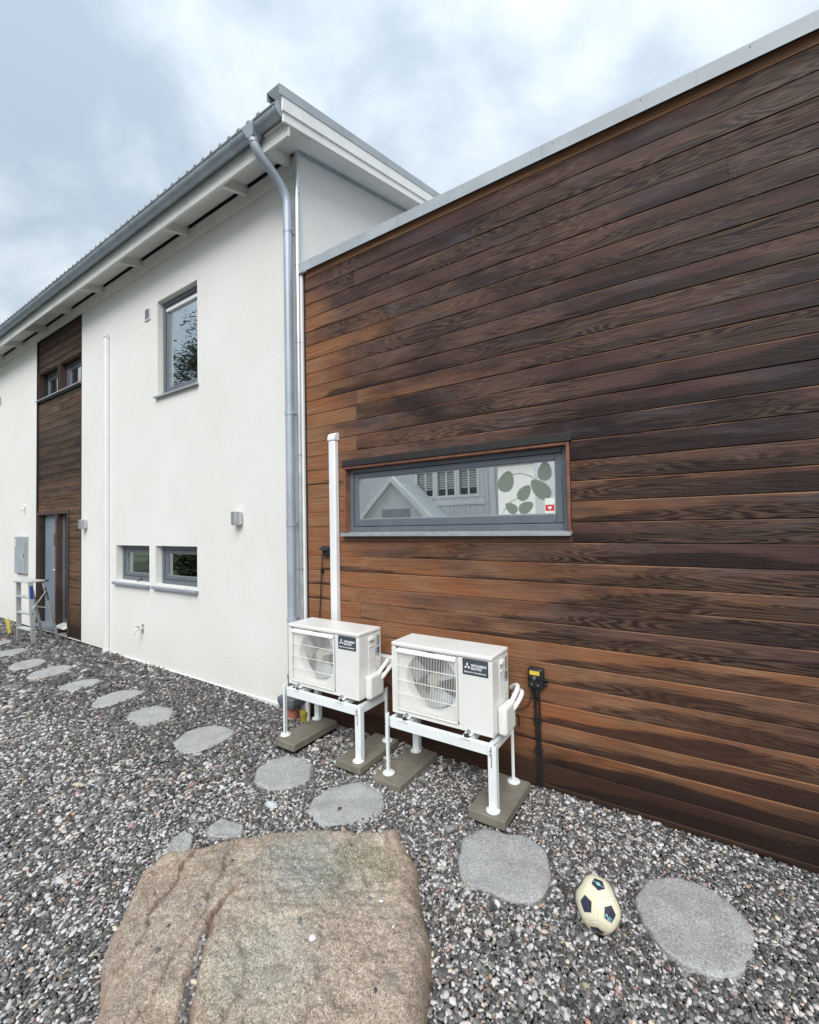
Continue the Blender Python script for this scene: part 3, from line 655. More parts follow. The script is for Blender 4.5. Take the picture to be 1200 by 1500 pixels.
for i in range(-1, 32):
    z0 = .033+.1412*i; z1 = z0+.1412 if i < 31 else WZ+.02
    zc = (z0+z1)/2; rr = random.Random(i*13+5)
    joints = [j for j in ([-2.635, 1.75] if i % 4 == 0 else [[-2.64], [1.72], [-2.62, 1.30], [1.1], [2.0], []][rr.randrange(6)])]
    if i in (26, 27, 28): joints = [.20+.01*(i % 2)] if i == 27 else [2.1]
    if i == 31: joints = [-1.2, 1.1]
    spans = [(WX0+.002, WX1)]
    if 13 <= i <= 16: spans = [(WX0+.002, -2.803), (-.728, WX1)]
    if i == 12: spans = [(WX0+.002, -2.803), (-.728, WX1)]
    for a, b in spans:
        cuts = [a]+[j for j in joints if a+.25 < j < b-.25]+[b]
        for p, q in zip(cuts, cuts[1:]):
            Y = rr.uniform(-.0015, .0015)
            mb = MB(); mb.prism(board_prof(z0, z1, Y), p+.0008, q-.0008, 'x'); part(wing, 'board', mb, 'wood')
# window in the wing
mb = MB(); mb.box(-2.803, -.728, -.004, .020, 1.728, 1.792); part(wing, 'apron_board', mb, 'apron', bevel=.002)
mb = MB(); mb.box(-2.815, -.715, -.010, .024, 2.440, 2.492); mb.hexa([(-2.815, -.022, 2.430), (-.715, -.022, 2.430), (-.715, .0, 2.432), (-2.815, .0, 2.432)], [(-2.815, -.022, 2.439), (-.715, -.022, 2.439), (-.715, .0, 2.439), (-2.815, .0, 2.439)]); part(wing, 'window_hood', mb, 'darkwood', bevel=.003)
mb = MB(); mb.box(-2.800, -2.778, -.012, .10, 1.808, 2.4275); mb.box(-.753, -.731, -.012, .10, 1.808, 2.4275); mb.box(-2.778, -.753, -.012, .10, 2.408, 2.4277); part(wing, 'window_casing', mb, 'redwood', bevel=.0025)
X0, X1, z0, z1 = -2.776, -.755, 1.815, 2.405
mb = MB(); bar_frame(mb, X0, X1, z0, z1, .052, .12, .040, .040, .045, .036); wf = part(wing, 'window', mb, 'frame', bevel=.004, label='wide low window reflecting a white neighbouring house')
mb = MB(); bar_frame(mb, X0+.043, X1-.043, z0+.048, z1-.039, .066, .115, .052, .052, .066, .046); part(wf, 'sash', mb, 'frame', bevel=.006)
mb = MB(); mb.box(X0+.09, X1-.09, .088, .098, z0+.112, z1-.083); part(wf, 'pane', mb, 'glass_wing')
mb = MB(); bar_frame(mb, X0+.096, X1-.096, z0+.115, z1-.086, .080, .087, .007, .007, .007, .007); part(wf, 'glazing_bead', mb, 'sill')
mb = MB(); a, b = -2.805, -.728
mb.hexa([(a, -.050, 1.796), (b, -.050, 1.796), (b, .06, 1.812), (a, .06, 1.812)], [(a, -.050, 1.799), (b, -.050, 1.799), (b, .06, 1.815), (a, .06, 1.815)]); mb.box(a, b, -.0525, -.0485, 1.776, 1.800)
mb.box(a-.003, a, -.05, .0, 1.78, 1.812); mb.box(b, b+.003, -.05, .0, 1.78, 1.812); part(wf, 'sill', mb, 'sill', bevel=.001)
mb = MB()
for xx in (-2.37, -1.83, -1.30): mb.lathe([(.001, 0), (.006, .0), (.005, .004), (.001, .005)], (xx, -.02, 1.804), 8)
part(wf, 'sill_screw', mb, 'black')
st = thing('window_sticker', 'small white and red sticker on the right end of the wide window', 'sticker', (-.955, .086, 1.95))
mb = MB(); mb.box(-.934, -.862, .0832, .0840, 1.937, 2.045); part(st, 'paper', mb, 'paper')
mb = MB(); mb.box(-.930, -.866, .0822, .0831, 1.953, 1.998); part(st, 'red_band', mb, 'redpr')
mb = MB(); mb.prism([(-.898, 1.960), (-.883, 1.978), (-.887, 1.988), (-.898, 1.982), (-.909, 1.988), (-.913, 1.978)], .0816, .0821, 'y'); part(st, 'emblem', mb, 'paper')
# leaf patterned blind and things on the inner sill
bl = thing('leaf_film', 'white translucent film with large grey green leaves on the wide window\'s right end', 'window film', (-1.1, .086, 1.93))
mb = MB(); mb.box(-1.292, -1.005, .0862, .0874, 1.934, 2.312); part(bl, 'sheet', mb, 'film')
def leaf_mb(cx, cz, L, a, wd):
    pts = []
    for i in range(24):
        t = i/24*2*math.pi; r_ = L*(.55+.45*math.cos(t)*.35); u = L*.55*math.cos(t); v = wd*math.sin(t)*(1-.25*math.cos(t))
        pts.append((cx+u*math.cos(a)-v*math.sin(a), cz+u*math.sin(a)+v*math.cos(a)))
    return MB().prism(pts, .0848, .0860, 'y')
for cx, cz, L, a, wd in ((-1.225, 2.19, .15, 1.2, .062), (-1.085, 2.095, .12, .9, .045), (-.965, 2.115, .17, 2.3, .055), (-1.19, 1.985, .10, 2.5, .036), (-1.075, 1.985, .11, .5, .042), (-.93, 2.245, .13, 1.5, .05)):
    part(bl, 'leaf', leaf_mb(cx, cz, L, a, wd), 'film_leaf')
mb = MB(); mb.tube([(-1.19, .0842, 2.24), (-1.10, .0842, 2.245), (-1.02, .0842, 2.21), (-.97, .0842, 2.16)], .0022, 6); mb.tube([(-1.26, .0842, 1.95), (-1.2, .0842, 2.03), (-1.1, .0842, 2.08)], .0022, 6); part(bl, 'stem', mb, 'leafprint')
mb = MB(); mb.box(-2.68, -.82, .14, .34, 1.80, 1.83); part(wing, 'inner_sill', mb, 'paper')
t = thing('wire_ornament', 'white wire loop standing on the inner sill of the wide window', 'ornament', (-2.42, .25, 1.83))
mb = MB(); mb.tube([(-2.40, .25, 2.22), (-2.40, .25, 2.12)], .004, 6); mb.tube([(-2.40, .25, 2.12), (-2.36, .25, 2.06), (-2.44, .25, 1.94), (-2.40, .25, 1.87), (-2.34, .25, 1.93), (-2.38, .25, 2.08), (-2.40, .25, 2.12)], .006, 6); part(t, 'loop', mb, 'lampw', 'all')
for i, (a, b, h) in enumerate(((-2.52, -2.32, .035), (-2.27, -2.06, .045))):
    mb = MB(); mb.box(a, b, .20, .30, 1.832, 1.832+h); thing('folded_towel', ('low flat' if i == 0 else 'taller') + ' white folded cloth on the inner window sill', 'cloth', (a, .25, 1.832), mb=mb, mat='lampw', bevel=.012, group='cloths on the inner sill')
# parapet flashing in lengths, white corner trim
xs = [WX0-.035, WX0+.13, -2.11, -.85, .95, 2.6, WX1]
for a, b in zip(xs, xs[1:]):
    mb = MB(); mb.prism([(-.040, WZ-.012), (-.036, WZ-.012), (-.036, WZ+.087), (.25, WZ+.095), (.25, WZ+.099), (-.040, WZ+.091)], a, b+.004, 'x'); mb.prism([(-.040, WZ-.012), (-.052, WZ-.020), (-.052, WZ-.017), (-.038, WZ-.008)], a, b+.004, 'x')
    for s_ in np.arange(a+.08, b, .55): mb.lathe([(.001, 0), (.005, 0), (.004, -.003)], (s_, -.041, WZ+.070), 8, 'y')
    part(wing, 'flashing', mb, 'zinc_light', bevel=.001)
mb = MB(); mb.box(WX0-.034, WX0-.004, -.032, .02, -.03, WZ-.01); part(wing, 'corner_trim', mb, 'pvc', bevel=.002)
mb = MB(); mb.box(WX0-.004, WX0+.012, -.010, .02, -.03, WZ-.01); part(wing, 'corner_bead', mb, 'darkwood')
# ------------------------------------------------------------------ fittings on the walls
def duct(name, label, X0, X1, z0, z1, extra=None):
    d = thing(name, label, 'duct', (X0, 0, z0), 'white pipe ducts climbing the walls')
    zc = z1-.075
    mb = MB(); mb.box(X0, X1, -.065, -.001, z0, zc-.004); part(d, 'channel', mb, 'pvc', bevel=.016, segs=4)
    mb = MB(); mb.box(X0+.004, X1-.004, -.061, -.002, zc-.006, zc+.0)
    pr = [(-.068, zc)]+[(-.068+.055*(1-math.cos(a)), zc+.02+.055*math.sin(a)) for a in np.linspace(0, math.pi/2, 7)]+[(-.001, zc+.075), (-.001, zc)]
    mb.prism(pr, X0-.004, X1+.004, 'x'); part(d, 'end_elbow', mb, 'pvc', bevel=.015, segs=4)
    return d
d = duct('cable_duct', 'white vertical pipe duct on the rendered wall, left of the small windows', -7.700, -7.618, -.05, 4.965)
mb = MB(); mb.box(-7.704, -7.614, -.067, -.001, .02, .065); part(d, 'foot_sleeve', mb, 'pvc', bevel=.004)
d = duct('cable_duct', 'white pipe duct on the larch boards rising behind the left heat pump unit', -2.940, -2.857, .64, 2.765)
mb = MB(); mb.box(-2.853, -1.42, -.060, -.001, .640, .738); part(d, 'channel', mb, 'pvc', bevel=.008)
def lamp(X, label):
    o = thing('wall_lamp', label, 'lamp', (X, 0, 1.985), 'wall lamps on the rendered wall')
    mb = MB(); mb.box(X-.045, X+.045, -.022, -.001, 1.925, 2.045); part(o, 'back_plate', mb, 'steel', bevel=.003)
    a = np.linspace(math.pi, 2*math.pi, 15); pr = [(X+.062*math.cos(t), -.045+.062*math.sin(t)) for t in a]+[(X+.062, -.020), (X-.062, -.020)]
    mb = MB(); mb.prism(pr, 1.912, 2.058, 'z'); part(o, 'shade', mb, 'steel', True, bevel=.002)
    mb = MB(); mb.prism([(X+.05*math.cos(t), -.045+.05*math.sin(t)) for t in a]+[(X+.05, -.026), (X-.05, -.026)], 1.905, 1.9115, 'z'); part(o, 'diffuser', mb, 'lampw', True)
lamp(-4.385, 'round fronted steel wall lamp on the render above and right of the low windows')
lamp(-8.47, 'round fronted steel wall lamp on the render just right of the timber entrance bay')
def vent(X, z, label):
    o = thing('air_vent', label, 'vent', (X, 0, z), 'air vents high on the rendered wall')
    mb = MB(); bar_frame(mb, X-.075, X+.075, z-.085, z+.085, -.018, -.001, .015, .015, .015, .015); part(o, 'vent_frame', mb, 'eave', bevel=.003)
    mb = MB(); mb.box(X-.060, X+.060, -.004, -.001, z-.07, z+.07); part(o, 'backing', mb, 'zinc_light')
    for k in range(7):
        zz_ = z-.066+.02*k; mb = MB(); mb.hexa([(X-.060, -.016, zz_-.006), (X+.060, -.016, zz_-.006), (X+.060, -.004, zz_+.010), (X-.060, -.004, zz_+.010)], [(X-.060, -.016, zz_+.004), (X+.060, -.016, zz_+.004), (X+.060, -.004, zz_+.015), (X-.060, -.004, zz_+.015)]); part(o, 'slat', mb, 'zinc_light')
vent(-6.44, 4.925, 'small louvred air vent just left of the tall upstairs window')
vent(-12.86, 4.80, 'small louvred air vent at the far left, beyond the timber bay')
t = thing('outdoor_tap', 'small brass outdoor tap on the render below the low windows', 'tap', (-6.60, 0, .48))
mb = MB(); mb.box(-6.615, -6.570, -.012, -.001, .42, .55); part(t, 'back_plate', mb, 'steel', bevel=.003)
mb = MB(); mb.tube([(-6.592, -.01, .485), (-6.592, -.09, .485), (-6.60, -.115, .475), (-6.60, -.12, .43)], .014, 10); mb.lathe([(.02, .0), (.02, .03)], (-6.60, -.12, .415), 12); part(t, 'spout', mb, 'stub', True)
mb = MB(); mb.box(-6.63, -6.555, -.075, -.06, .515, .525); mb.tube([(-6.592, -.067, .49), (-6.592, -.067, .52)], .008, 8); part(t, 'handle', mb, 'steel')
t = thing('door_sensor', 'tiny white sensor on the render above the grey meter cabinet', 'sensor', (-11.3, 0, 2.34))
mb = MB(); mb.box(-11.34, -11.27, -.03, -.001, 2.36, 2.42); part(t, 'base', mb, 'lampw', bevel=.006)
mb = MB(); mb.lathe([(.001, -.035), (.025, -.02), (.03, .0), (.02, .02)], (-11.305, -.05, 2.335), 12); part(t, 'head', mb, 'lampw', 'all')
t = thing('meter_cabinet', 'flat grey meter cabinet on the render left of the entrance door', 'cabinet', (-11.41, 0, 1.03))
mb = MB(); mb.box(-11.72, -11.11, -.045, -.001, 1.04, 1.785); part(t, 'body', mb, 'zinc_light', bevel=.004)
mb = MB(); mb.box(-11.705, -11.125, -.058, -.046, 1.055, 1.77); dd = part(t, 'door', mb, 'zinc_light', bevel=.003)
mb = MB(); mb.box(-11.68, -11.60, -.060, -.0585, 1.68, 1.72); mb.box(-11.68, -11.61, -.060, -.0585, 1.60, 1.655); part(dd, 'label', mb, 'paper')
mb = MB(); mb.box(-11.16, -11.14, -.066, -.0585, 1.38, 1.44); part(dd, 'lock', mb, 'black')
# switch box right of the right unit
t = thing('switch_box', 'black electrical switch box with yellow window on the boards right of the heat pumps', 'switch', (-1.0, 0, .70))
mb = MB(); mb.box(-1.052, -.942, -.052, -.004, .70, .842); part(t, 'box', mb, 'black', bevel=.010)
mb = MB(); mb.box(-1.044, -.952, -.066, -.0525, .768, .836); part(t, 'lid', mb, 'black', bevel=.006)
mb = MB(); mb.box(-1.032, -.962, -.0685, -.0665, .800, .828); part(t, 'yellow_window', mb, 'clearcap', bevel=.001)
mb = MB(); mb.lathe([(.013, -.074), (.013, -.0665)], (-.998, 0, .783), 14, 'y'); part(t, 'knob', mb, 'greyp')
mb = MB()
for xx in (-1.022, -.978): mb.lathe([(.001, -.056), (.006, -.055), (.006, -.052)], (xx, 0, .728), 8, 'y')
part(t, 'screw', mb, 'bolt')
mb = MB(); mb.tube([(-.942, -.03, .765), (-.915, -.03, .765)], .012, 10); mb.tube([(-.942, -.03, .735), (-.92, -.03, .735)], .010, 10); part(t, 'gland', mb, 'black', True)
mb = MB(); mb.tube([(-1.012, -.03, .70), (-1.012, -.022, .6), (-1.006, -.018, .35), (-.998, -.018, .16), (-1.0, -.02, -.03)], .010, 8); mb.tube([(-.982, -.03, .70), (-.982, -.02, .6), (-.984, -.016, .35), (-.982, -.016, .16), (-.985, -.02, -.03)], .008, 8); mb.tube([(-.997, -.03, .70), (-.997, -.03, .64)], .018, 10)
cb = part(t, 'cable', mb, 'black', True)
for z in (.47, .26):
    mb = MB(); mb.box(-1.026, -.97, -.034, .0, z-.006, z+.006); mb.lathe([(.001, -.040), (.005, -.038), (.005, -.033)], (-.968, 0, z), 8, 'y'); part(t, 'clip', mb, 'black')
mb = MB(); mb.tube(bez([(-1.03, -.03, .70), (-1.04, -.03, .55), (-1.06, -.03, .50), (-1.20, -.05, .52), (-1.25, -.10, .58)], 12), .004, 6); part(t, 'thin_wire', mb, 'black', True)
t = thing('outdoor_socket', 'black outdoor socket with hanging cable left of the duct on the larch boards', 'socket', (-3.05, 0, 1.58))
mb = MB(); mb.box(-3.055, -2.965, -.05, -.002, 1.585, 1.665); part(t, 'box', mb, 'black', bevel=.012)
mb = MB(); mb.hexa([(-3.065, -.075, 1.64), (-2.96, -.075, 1.64), (-2.96, -.04, 1.672), (-3.065, -.04, 1.672)], [(-3.065, -.075, 1.65), (-2.96, -.075, 1.65), (-2.96, -.03, 1.684), (-3.065, -.03, 1.684)]); part(t, 'flap', mb, 'black', bevel=.003)
mb = MB(); mb.tube(bez([(-3.05, -.04, 1.60), (-3.075, -.04, 1.5), (-3.09, -.02, 1.3), (-3.12, -.02, 1.1), (-3.13, -.02, .9)], 12), .0055, 6); part(t, 'cable', mb, 'black', True)
mb = MB(); mb.box(-3.095, -3.072, -.03, -.001, 1.42, 1.455); part(t, 'clip', mb, 'black')
# rainwater collector at the downpipe's foot
t = thing('drain_collector', 'grey plastic drain hopper on a terracotta pipe under the downpipe', 'drain', (DX, DY, 0))
mb = MB(); mb.box(DX-.115, DX+.105, DY-.10, DY+.09, .135, .205); mb.hexa([(DX-.075, DY-.08, .095), (DX+.075, DY-.08, .095), (DX+.075, DY+.08, .095), (DX-.075, DY+.08, .095)], [(DX-.115, DY-.10, .135), (DX+.105, DY-.10, .135), (DX+.105, DY+.09, .135), (DX-.115, DY+.09, .135)]); part(t, 'hopper', mb, 'greyp', bevel=.01)
mb = MB(); mb.lathe([(.058, -.06), (.058, .07), (.068, .072), (.068, .097), (.058, .10)], (DX, DY, 0), 20); part(t, 'ground_pipe', mb, 'red', True)
mb = MB(); mb.lathe([(.047, .20), (.047, .37), (.052, .375), (.052, .41)], (DX, DY, 0), 18); part(t, 'sleeve', mb, 'greyp', True)
mb = MB(); mb.lathe([(.034, -.05), (.034, .05), (.042, .052), (.042, .085), (.02, .09)], (-3.255, -.115, 0), 16)
thing('pipe_cap', 'small yellow capped pipe stub beside the drain hopper', 'pipe', (-3.255, -.115, 0), mb=mb, mat='ylw', smooth=True)
mb = MB(); mb.lathe([(.022, -.04), (.022, .40)], (-3.225, -.09, 0), 12)
thing('grey_conduit', 'short pale conduit rising behind the left heat pump stand', 'pipe', (-3.225, -.09, 0), mb=mb, mat='stub', smooth=True)

# ------------------------------------------------------------------ heat pump units
ac = thing('heat_pump', 'white outdoor heat pump unit nearer the house corner, partly behind the other unit', 'heat pump', (0, 0, 0), 'outdoor heat pump units on white stands')
AW, AD, AH = .80, .285, .52; GX0, GX1, GZ0, GZ1 = .042, .552, .030, .490; FCX, FCZ, FR = .325, .272, .205
mb = MB(); mb.box(0, .012, 0.006, AD, 0, .487); mb.box(AW-.012, AW, .006, AD, 0, .487); mb.box(.012, AW-.012, AD-.012, AD, 0, .487); mb.box(.012, AW-.012, .006, AD-.012, 0, .012)
mb.box(.5605, .568, .05, AD-.012, .012, .487)
case = part(ac, 'casing', mb, 'acw', bevel=.004)
mb = MB(); mb.box(.0, GX0-.002, 0, .0058, .0, .487); mb.box(GX1+.002, AW, 0, .0058, .0, .487); mb.box(GX0-.002, GX1+.002, 0, .0058, 0, GZ0-.002); mb.box(GX0-.002, GX1+.002, 0, .0058, GZ1+.002-.0, .487-.0) if GZ1+.002 < .487 else None
part(ac, 'front_panel', mb, 'acw', bevel=.0022)
mb = MB(); mb.box(-.003, AW+.003, -.004, AD+.003, .4895, AH); part(ac, 'top_cover', mb, 'acw', bevel=.010, segs=3)
mb = MB(); mb.box(.012, AW-.012, .012, AD-.014, .4875, .489); part(case, 'lid_gasket', mb, 'fin')
# orifice plate with the round fan opening and its bell mouth
N = 64; mb = MB(); vs = []; 
hx0, hx1, hz0, hz1 = GX0, GX1, GZ0, GZ1
for i in range(N):
    a = 2*math.pi*i/N; c, s_ = math.cos(a), math.sin(a)
    tx = ((hx1-FCX) if c > 0 else (FCX-hx0))/max(abs(c), 1e-6); tz = ((hz1-FCZ) if s_ > 0 else (FCZ-hz0))/max(abs(s_), 1e-6); tt = min(tx, tz)
    vs.append((FCX+c*tt, .016, FCZ+s_*tt))
for rr_, yy_ in ((FR+.012, .016), (FR+.004, .019), (FR, .028), (FR, .10)):
    vs += [(FCX+rr_*math.cos(2*math.pi*i/N), yy_, FCZ+rr_*math.sin(2*math.pi*i/N)) for i in range(N)]
fs = [(k*N+i, k*N+(i+1) % N, (k+1)*N+(i+1) % N, (k+1)*N+i) for k in range(4) for i in range(N)]
mb.add(vs, fs); part(ac, 'fan_surround', mb, 'acgrille', True)
mb = MB(); mb.lathe([(.001, .20), (FR+.01, .20), (FR+.01, .202), (.001, .202)], (FCX, 0, FCZ), 32, 'y')
fn_ = part(ac, 'cooling_fins', mb, 'fin')
mb = MB(); [mb.box(FCX-FR+.01*k, FCX-FR+.01*k+.003, .19, .199, FCZ-math.sqrt(max(.001, FR**2-(FR-.01*k)**2)), FCZ+math.sqrt(max(.001, FR**2-(FR-.01*k)**2))) for k in range(1, 41)]; part(fn_, 'fin_row', mb, 'acin')
mb = MB(); mb.lathe([(.001, .045), (.045, .05), (.05, .075), (.05, .12), (.001, .12)], (FCX, 0, FCZ), 24, 'y'); fan = part(ac, 'fan', mb, 'fan_hub', True)
for b in range(3):
    mb = MB(); vs = []; a0 = b*2*math.pi/3+.5
    for i in range(9):
        for j in range(7):
            r_ = .046+(.194-.046)*j/6; u = i/8-.5; sp = 1.15*(.62+.38*j/6); a = a0+u*sp+.35*(j/6); yv = .085+u*.075-.012*math.cos(u*3)
            vs.append((FCX+r_*math.cos(a), yv, FCZ+r_*math.sin(a)))
    n0 = len(vs); vs += [(v_[0], v_[1]+.004, v_[2]) for v_ in vs]; fs = []
    for i in range(8):
        for j in range(6):
            q = (i*7+j, i*7+j+1, (i+1)*7+j+1, (i+1)*7+j); fs += [q, tuple(k+n0 for k in q[::-1])]
    rim = [i*7 for i in range(9)]+[56+j for j in range(1, 7)]+[i*7+6 for i in range(7, -1, -1)]+[j for j in range(5, 0, -1)]
    fs += [(rim[k], rim[(k+1) % len(rim)], rim[(k+1) % len(rim)]+n0, rim[k]+n0) for k in range(len(rim))]
    mb.add(vs, fs); part(fan, 'blade', mb, 'fan', True)
# wire grille
def gy(z): return -.010-.006*math.sin(max(0, min(1, (z-GZ0)/(GZ1-GZ0)))*math.pi)
mb = MB(); xg = GX0+.018
while xg < GX1-.012:
    mb.tube([(xg, .004, GZ0+.012), (xg, gy(GZ0+.03), GZ0+.022), (xg, gy(.26), .26), (xg, gy(GZ1-.04), GZ1-.035), (xg, .004, GZ1-.022)], .0017, 4, False); xg += .0128
gr_ = part(ac, 'fan_grille', mb, 'acgrille')
for z in (.157, .256, .358):
    mb = MB(); mb.tube([(GX0+.010, .006, z), (GX0+.018, gy(z)-.002, z), (GX1-.016, gy(z)-.002, z), (GX1-.008, .006, z)], .0027, 8); part(gr_, 'grille_bar', mb, 'acgrille', True)
mb = MB(); mb.hexa([(GX0+.008, -.018, GZ1-.040), (GX1-.012, -.018, GZ1-.040), (GX1-.012, .004, GZ1-.036), (GX0+.008, .004, GZ1-.036)], [(GX0+.008, -.015, GZ1-.018), (GX1-.012, -.015, GZ1-.018), (GX1-.012, .004, GZ1-.010), (GX0+.008, .004, GZ1-.010)]); part(gr_, 'grille_top_bar', mb, 'acgrille', bevel=.003)
mb = MB(); mb.box(GX0+.006, GX0+.013, -.012, .004, GZ0+.012, GZ1-.042); mb.box(GX1-.013, GX1-.006, -.012, .004, GZ0+.012, GZ1-.042); mb.box(GX0+.006, GX1-.006, -.012, .004, GZ0+.004, GZ0+.012); part(gr_, 'grille_frame', mb, 'acgrille', bevel=.002)
# badge
mb = MB(); mb.box(.590, .774, -.0035, -.0002, .380, .486); bd = part(ac, 'badge', mb, 'plate_rim', bevel=.001)
mb = MB(); mb.box(.595, .769, -.0048, -.0036, .385, .481); part(bd, 'badge_face', mb, 'plate')
pln = ((1, 0, 0), (0, 0, 1))
mb = MB()
for k in range(3):
    a = math.pi/2+k*2*math.pi/3; L, wd = .0255, .0075
    c, s_ = math.cos(a), math.sin(a)
    pts = [(0.002, 0), (L*.5, wd), (L, 0), (L*.5, -wd)]
    mb.prism([(.6255+u*c-v*s_, .4365+u*s_+v*c) for u, v in pts], -.0058, -.0049, 'y')
part(bd, 'emblem', mb, 'print_white')
q1 = text_mb('MITSUBISHI', .0215, pln, (.655, -.0049, .4385), ext_x=.108, bold=.0006); q2 = text_mb('ELECTRIC', .0215, pln, (.655, -.0049, .4185), ext_x=.078, bold=.0006); q1.add(q2.v, q2.f)
part(bd, 'lettering', q1, 'print_white')
part(bd, 'small_lettering', text_mb('Made for Scandinavia', .0135, pln, (.603, -.0049, .3955), ext_x=.158, bold=.0003), 'print_white')
# right side: handle scoop, recessed strip, valve cover, stickers, lagged pipes
mb = MB(); mb.box(AW+.0002, AW+.004, .12, .205, .17, .465); part(ac, 'side_strip', mb, 'acw', bevel=.0015)
mb = MB(); mb.box(AW+.0045, AW+.020, .125, .180, .438, .462); mb.box(AW+.0045, AW+.010, .125, .180, .385, .396); hd = part(ac, 'handle', mb, 'acgrille', bevel=.004)
mb = MB(); mb.box(AW+.0043, AW+.006, .130, .176, .426, .437); part(hd, 'handle_recess', mb, 'fin')
mb = MB()
for k in range(9): mb.box(AW+.0042, AW+.0065, .135, .195, .205+.012*k, .209+.012*k)
part(ac, 'side_louvres', mb, 'acw')
mb = MB(); mb.box(AW+.0045, AW+.068, .055, .240, -.004, .182); part(ac, 'valve_cover', mb, 'acw', bevel=.022, segs=4)
for y0, y1, z0, z1, mt in ((.228, .268, .375, .462, 'sticker'), (.232, .266, .310, .365, 'sticker_dark'), (.212, .226, .30, .36, 'sticker'), (.24, .262, .235, .285, 'paper'), (.232, .268, .292, .304, 'sticker')):
    mb = MB(); mb.box(AW+.0003, AW+.0012, y0, y1, z0, z1); part(ac, 'sticker', mb, mt)
mb = MB(); mb.prism([(.243, .240), (.259, .240), (.251, .256)], AW+.0013, AW+.0018, 'x'); part(ac, 'warning_mark', mb, 'yellow')
for k, pth in enumerate(([(.845, .17, .15), (.868, .20, .215), (.885, .262, .255), (.872, .318, .268), (.83, .352, .245), (.78, .372, .20)], [(.855, .205, .12), (.888, .24, .175), (.903, .295, .218), (.89, .345, .225), (.85, .372, .20), (.79, .385, .15)])):
    mb = MB(); mb.tube(bez(pth, 18), .0165, 12); part(ac, 'lagged_pipe', mb, 'insul', 'all')
mb = MB(); mb.tube(bez([(.84, .26, .05), (.86, .30, .08), (.86, .33, .02), (.84, .36, -.05)], 8), .006, 6); part(ac, 'power_cable', mb, 'black', True)
for xx in (.105, .600):
    mb = MB(); mb.box(xx, xx+.055, -.020, AD+.020, -.016, -.001); part(ac, 'foot', mb, 'stand', bevel=.002)
    mb = MB(); mb.lathe([(.001, .022), (.010, .020), (.011, .008), (.018, .007), (.018, -.0005)], (xx+.028, -.011, -.001), 10); part(ac, 'foot_bolt', mb, 'bolt')
AC1, AC2 = Vector((-3.044, -.484, .509)), Vector((-1.950, -.453, .483))
ac.location = AC1
ac2 = copy_tree(ac, None, AC2); ac2['label'] = 'white outdoor heat pump unit in front, nearer the black switch box, fully in view'

# ------------------------------------------------------------------ stands
sd_ = thing('unit_stand', 'white steel stand under the left heat pump, nearest the house corner', 'stand', (0, 0, 0), 'white steel heat pump stands')
SW, SD_, BT = .818, .373, .398
def leg(x, y, kind, h=.405):
    mb = MB()
    if kind == 'wide': mb.box(x-.028, x+.022, y-.0025, y+.0025, .012, h); mb.box(x+.0225, x+.0275, y-.0025, y+.042, .012, h)
    else: mb.box(x-.006, x-.001, y-.020, y+.022, .012, h+.03); mb.box(x-.001, x+.016, y-.022, y-.017, .012, h+.03)
    l = part(sd_, 'leg', mb, 'stand', bevel=.0015)
    mb = MB(); mb.lathe([(.044, 0), (.044, .006), (.030, .010), (.024, .020), (.001, .020)], (x, y, 0), 24); part(l, 'foot_disc', mb, 'stand', True)
    mb = MB()
    if kind == 'wide':
        mb.box(x-.006, x-.001, y-.0035, y-.0026, .265, .335); mb.box(x-.006, x-.001, y-.0035, y-.0026, .38, .396)
        part(l, 'slot', mb, 'black'); mb = MB()
        for zz_ in (.350, .374): mb.lathe([(.001, -.014), (.008, -.012), (.008, -.003)], (x-.004, y, zz_), 8, 'y')
    else:
        for zz_ in (.350, .378): mb.tube([(x-.022, y, zz_), (x-.006, y, zz_)], .006, 8)
    part(l, 'bolt', mb, 'bolt')
leg(0, 0, 'thin'); leg(SW, 0, 'wide'); leg(SW, SD_, 'thin'); leg(0, SD_, 'wide')
def beam_x(y, s_):
    mb = MB(); mb.box(.018, SW-.030, y-.002, y+.002, BT-.062, BT); mb.box(.018, SW-.030, y-.002 if s_ > 0 else y-.03, y+.03 if s_ > 0 else y+.002, BT+.0005, BT+.004); part(sd_, 'beam', mb, 'stand', bevel=.001)
beam_x(.006, 1); beam_x(SD_-.006, -1)
for x, s_ in ((.004, 1), (SW-.002, -1)):
    mb = MB(); mb.box(x-.002, x+.002, .010, SD_-.010, BT-.060, BT-.0005); mb.box(x-.002 if s_ > 0 else x-.032, x+.032 if s_ > 0 else x+.002, .012, SD_-.012, BT-.0003, BT+.003); part(sd_, 'beam', mb, 'stand', bevel=.001)
for x in (.112, .607):
    mb = MB(); mb.box(x-.012, x+.066, -.004, SD_+.004, BT+.0045, BT+.0085); mb.box(x-.012, x-.008, -.002, SD_+.002, BT-.025, BT+.004); mb.box(x+.062, x+.066, -.002, SD_+.002, BT-.025, BT+.004); cr_ = part(sd_, 'cross_rail', mb, 'stand', bevel=.001)
    mb = MB()
    for yy_ in (.030, SD_-.045): mb.lathe([(.020, 0), (.022, .006), (.018, .020), (.001, .020)], (x+.024, yy_, BT+.0085), 12)
    part(cr_, 'damper', mb, 'rubber', True)
    mb = MB(); mb.box(x+.010, x+.040, .006, .010, BT-.002, BT+.0042); part(cr_, 'slot', mb, 'black')
ST1, ST2 = Vector((-3.050, -.521, .074)), Vector((-1.9645, -.496, .050))
sd_.location = ST1
st2 = copy_tree(sd_, None, ST2); st2['label'] = 'white steel stand under the right heat pump, in front'
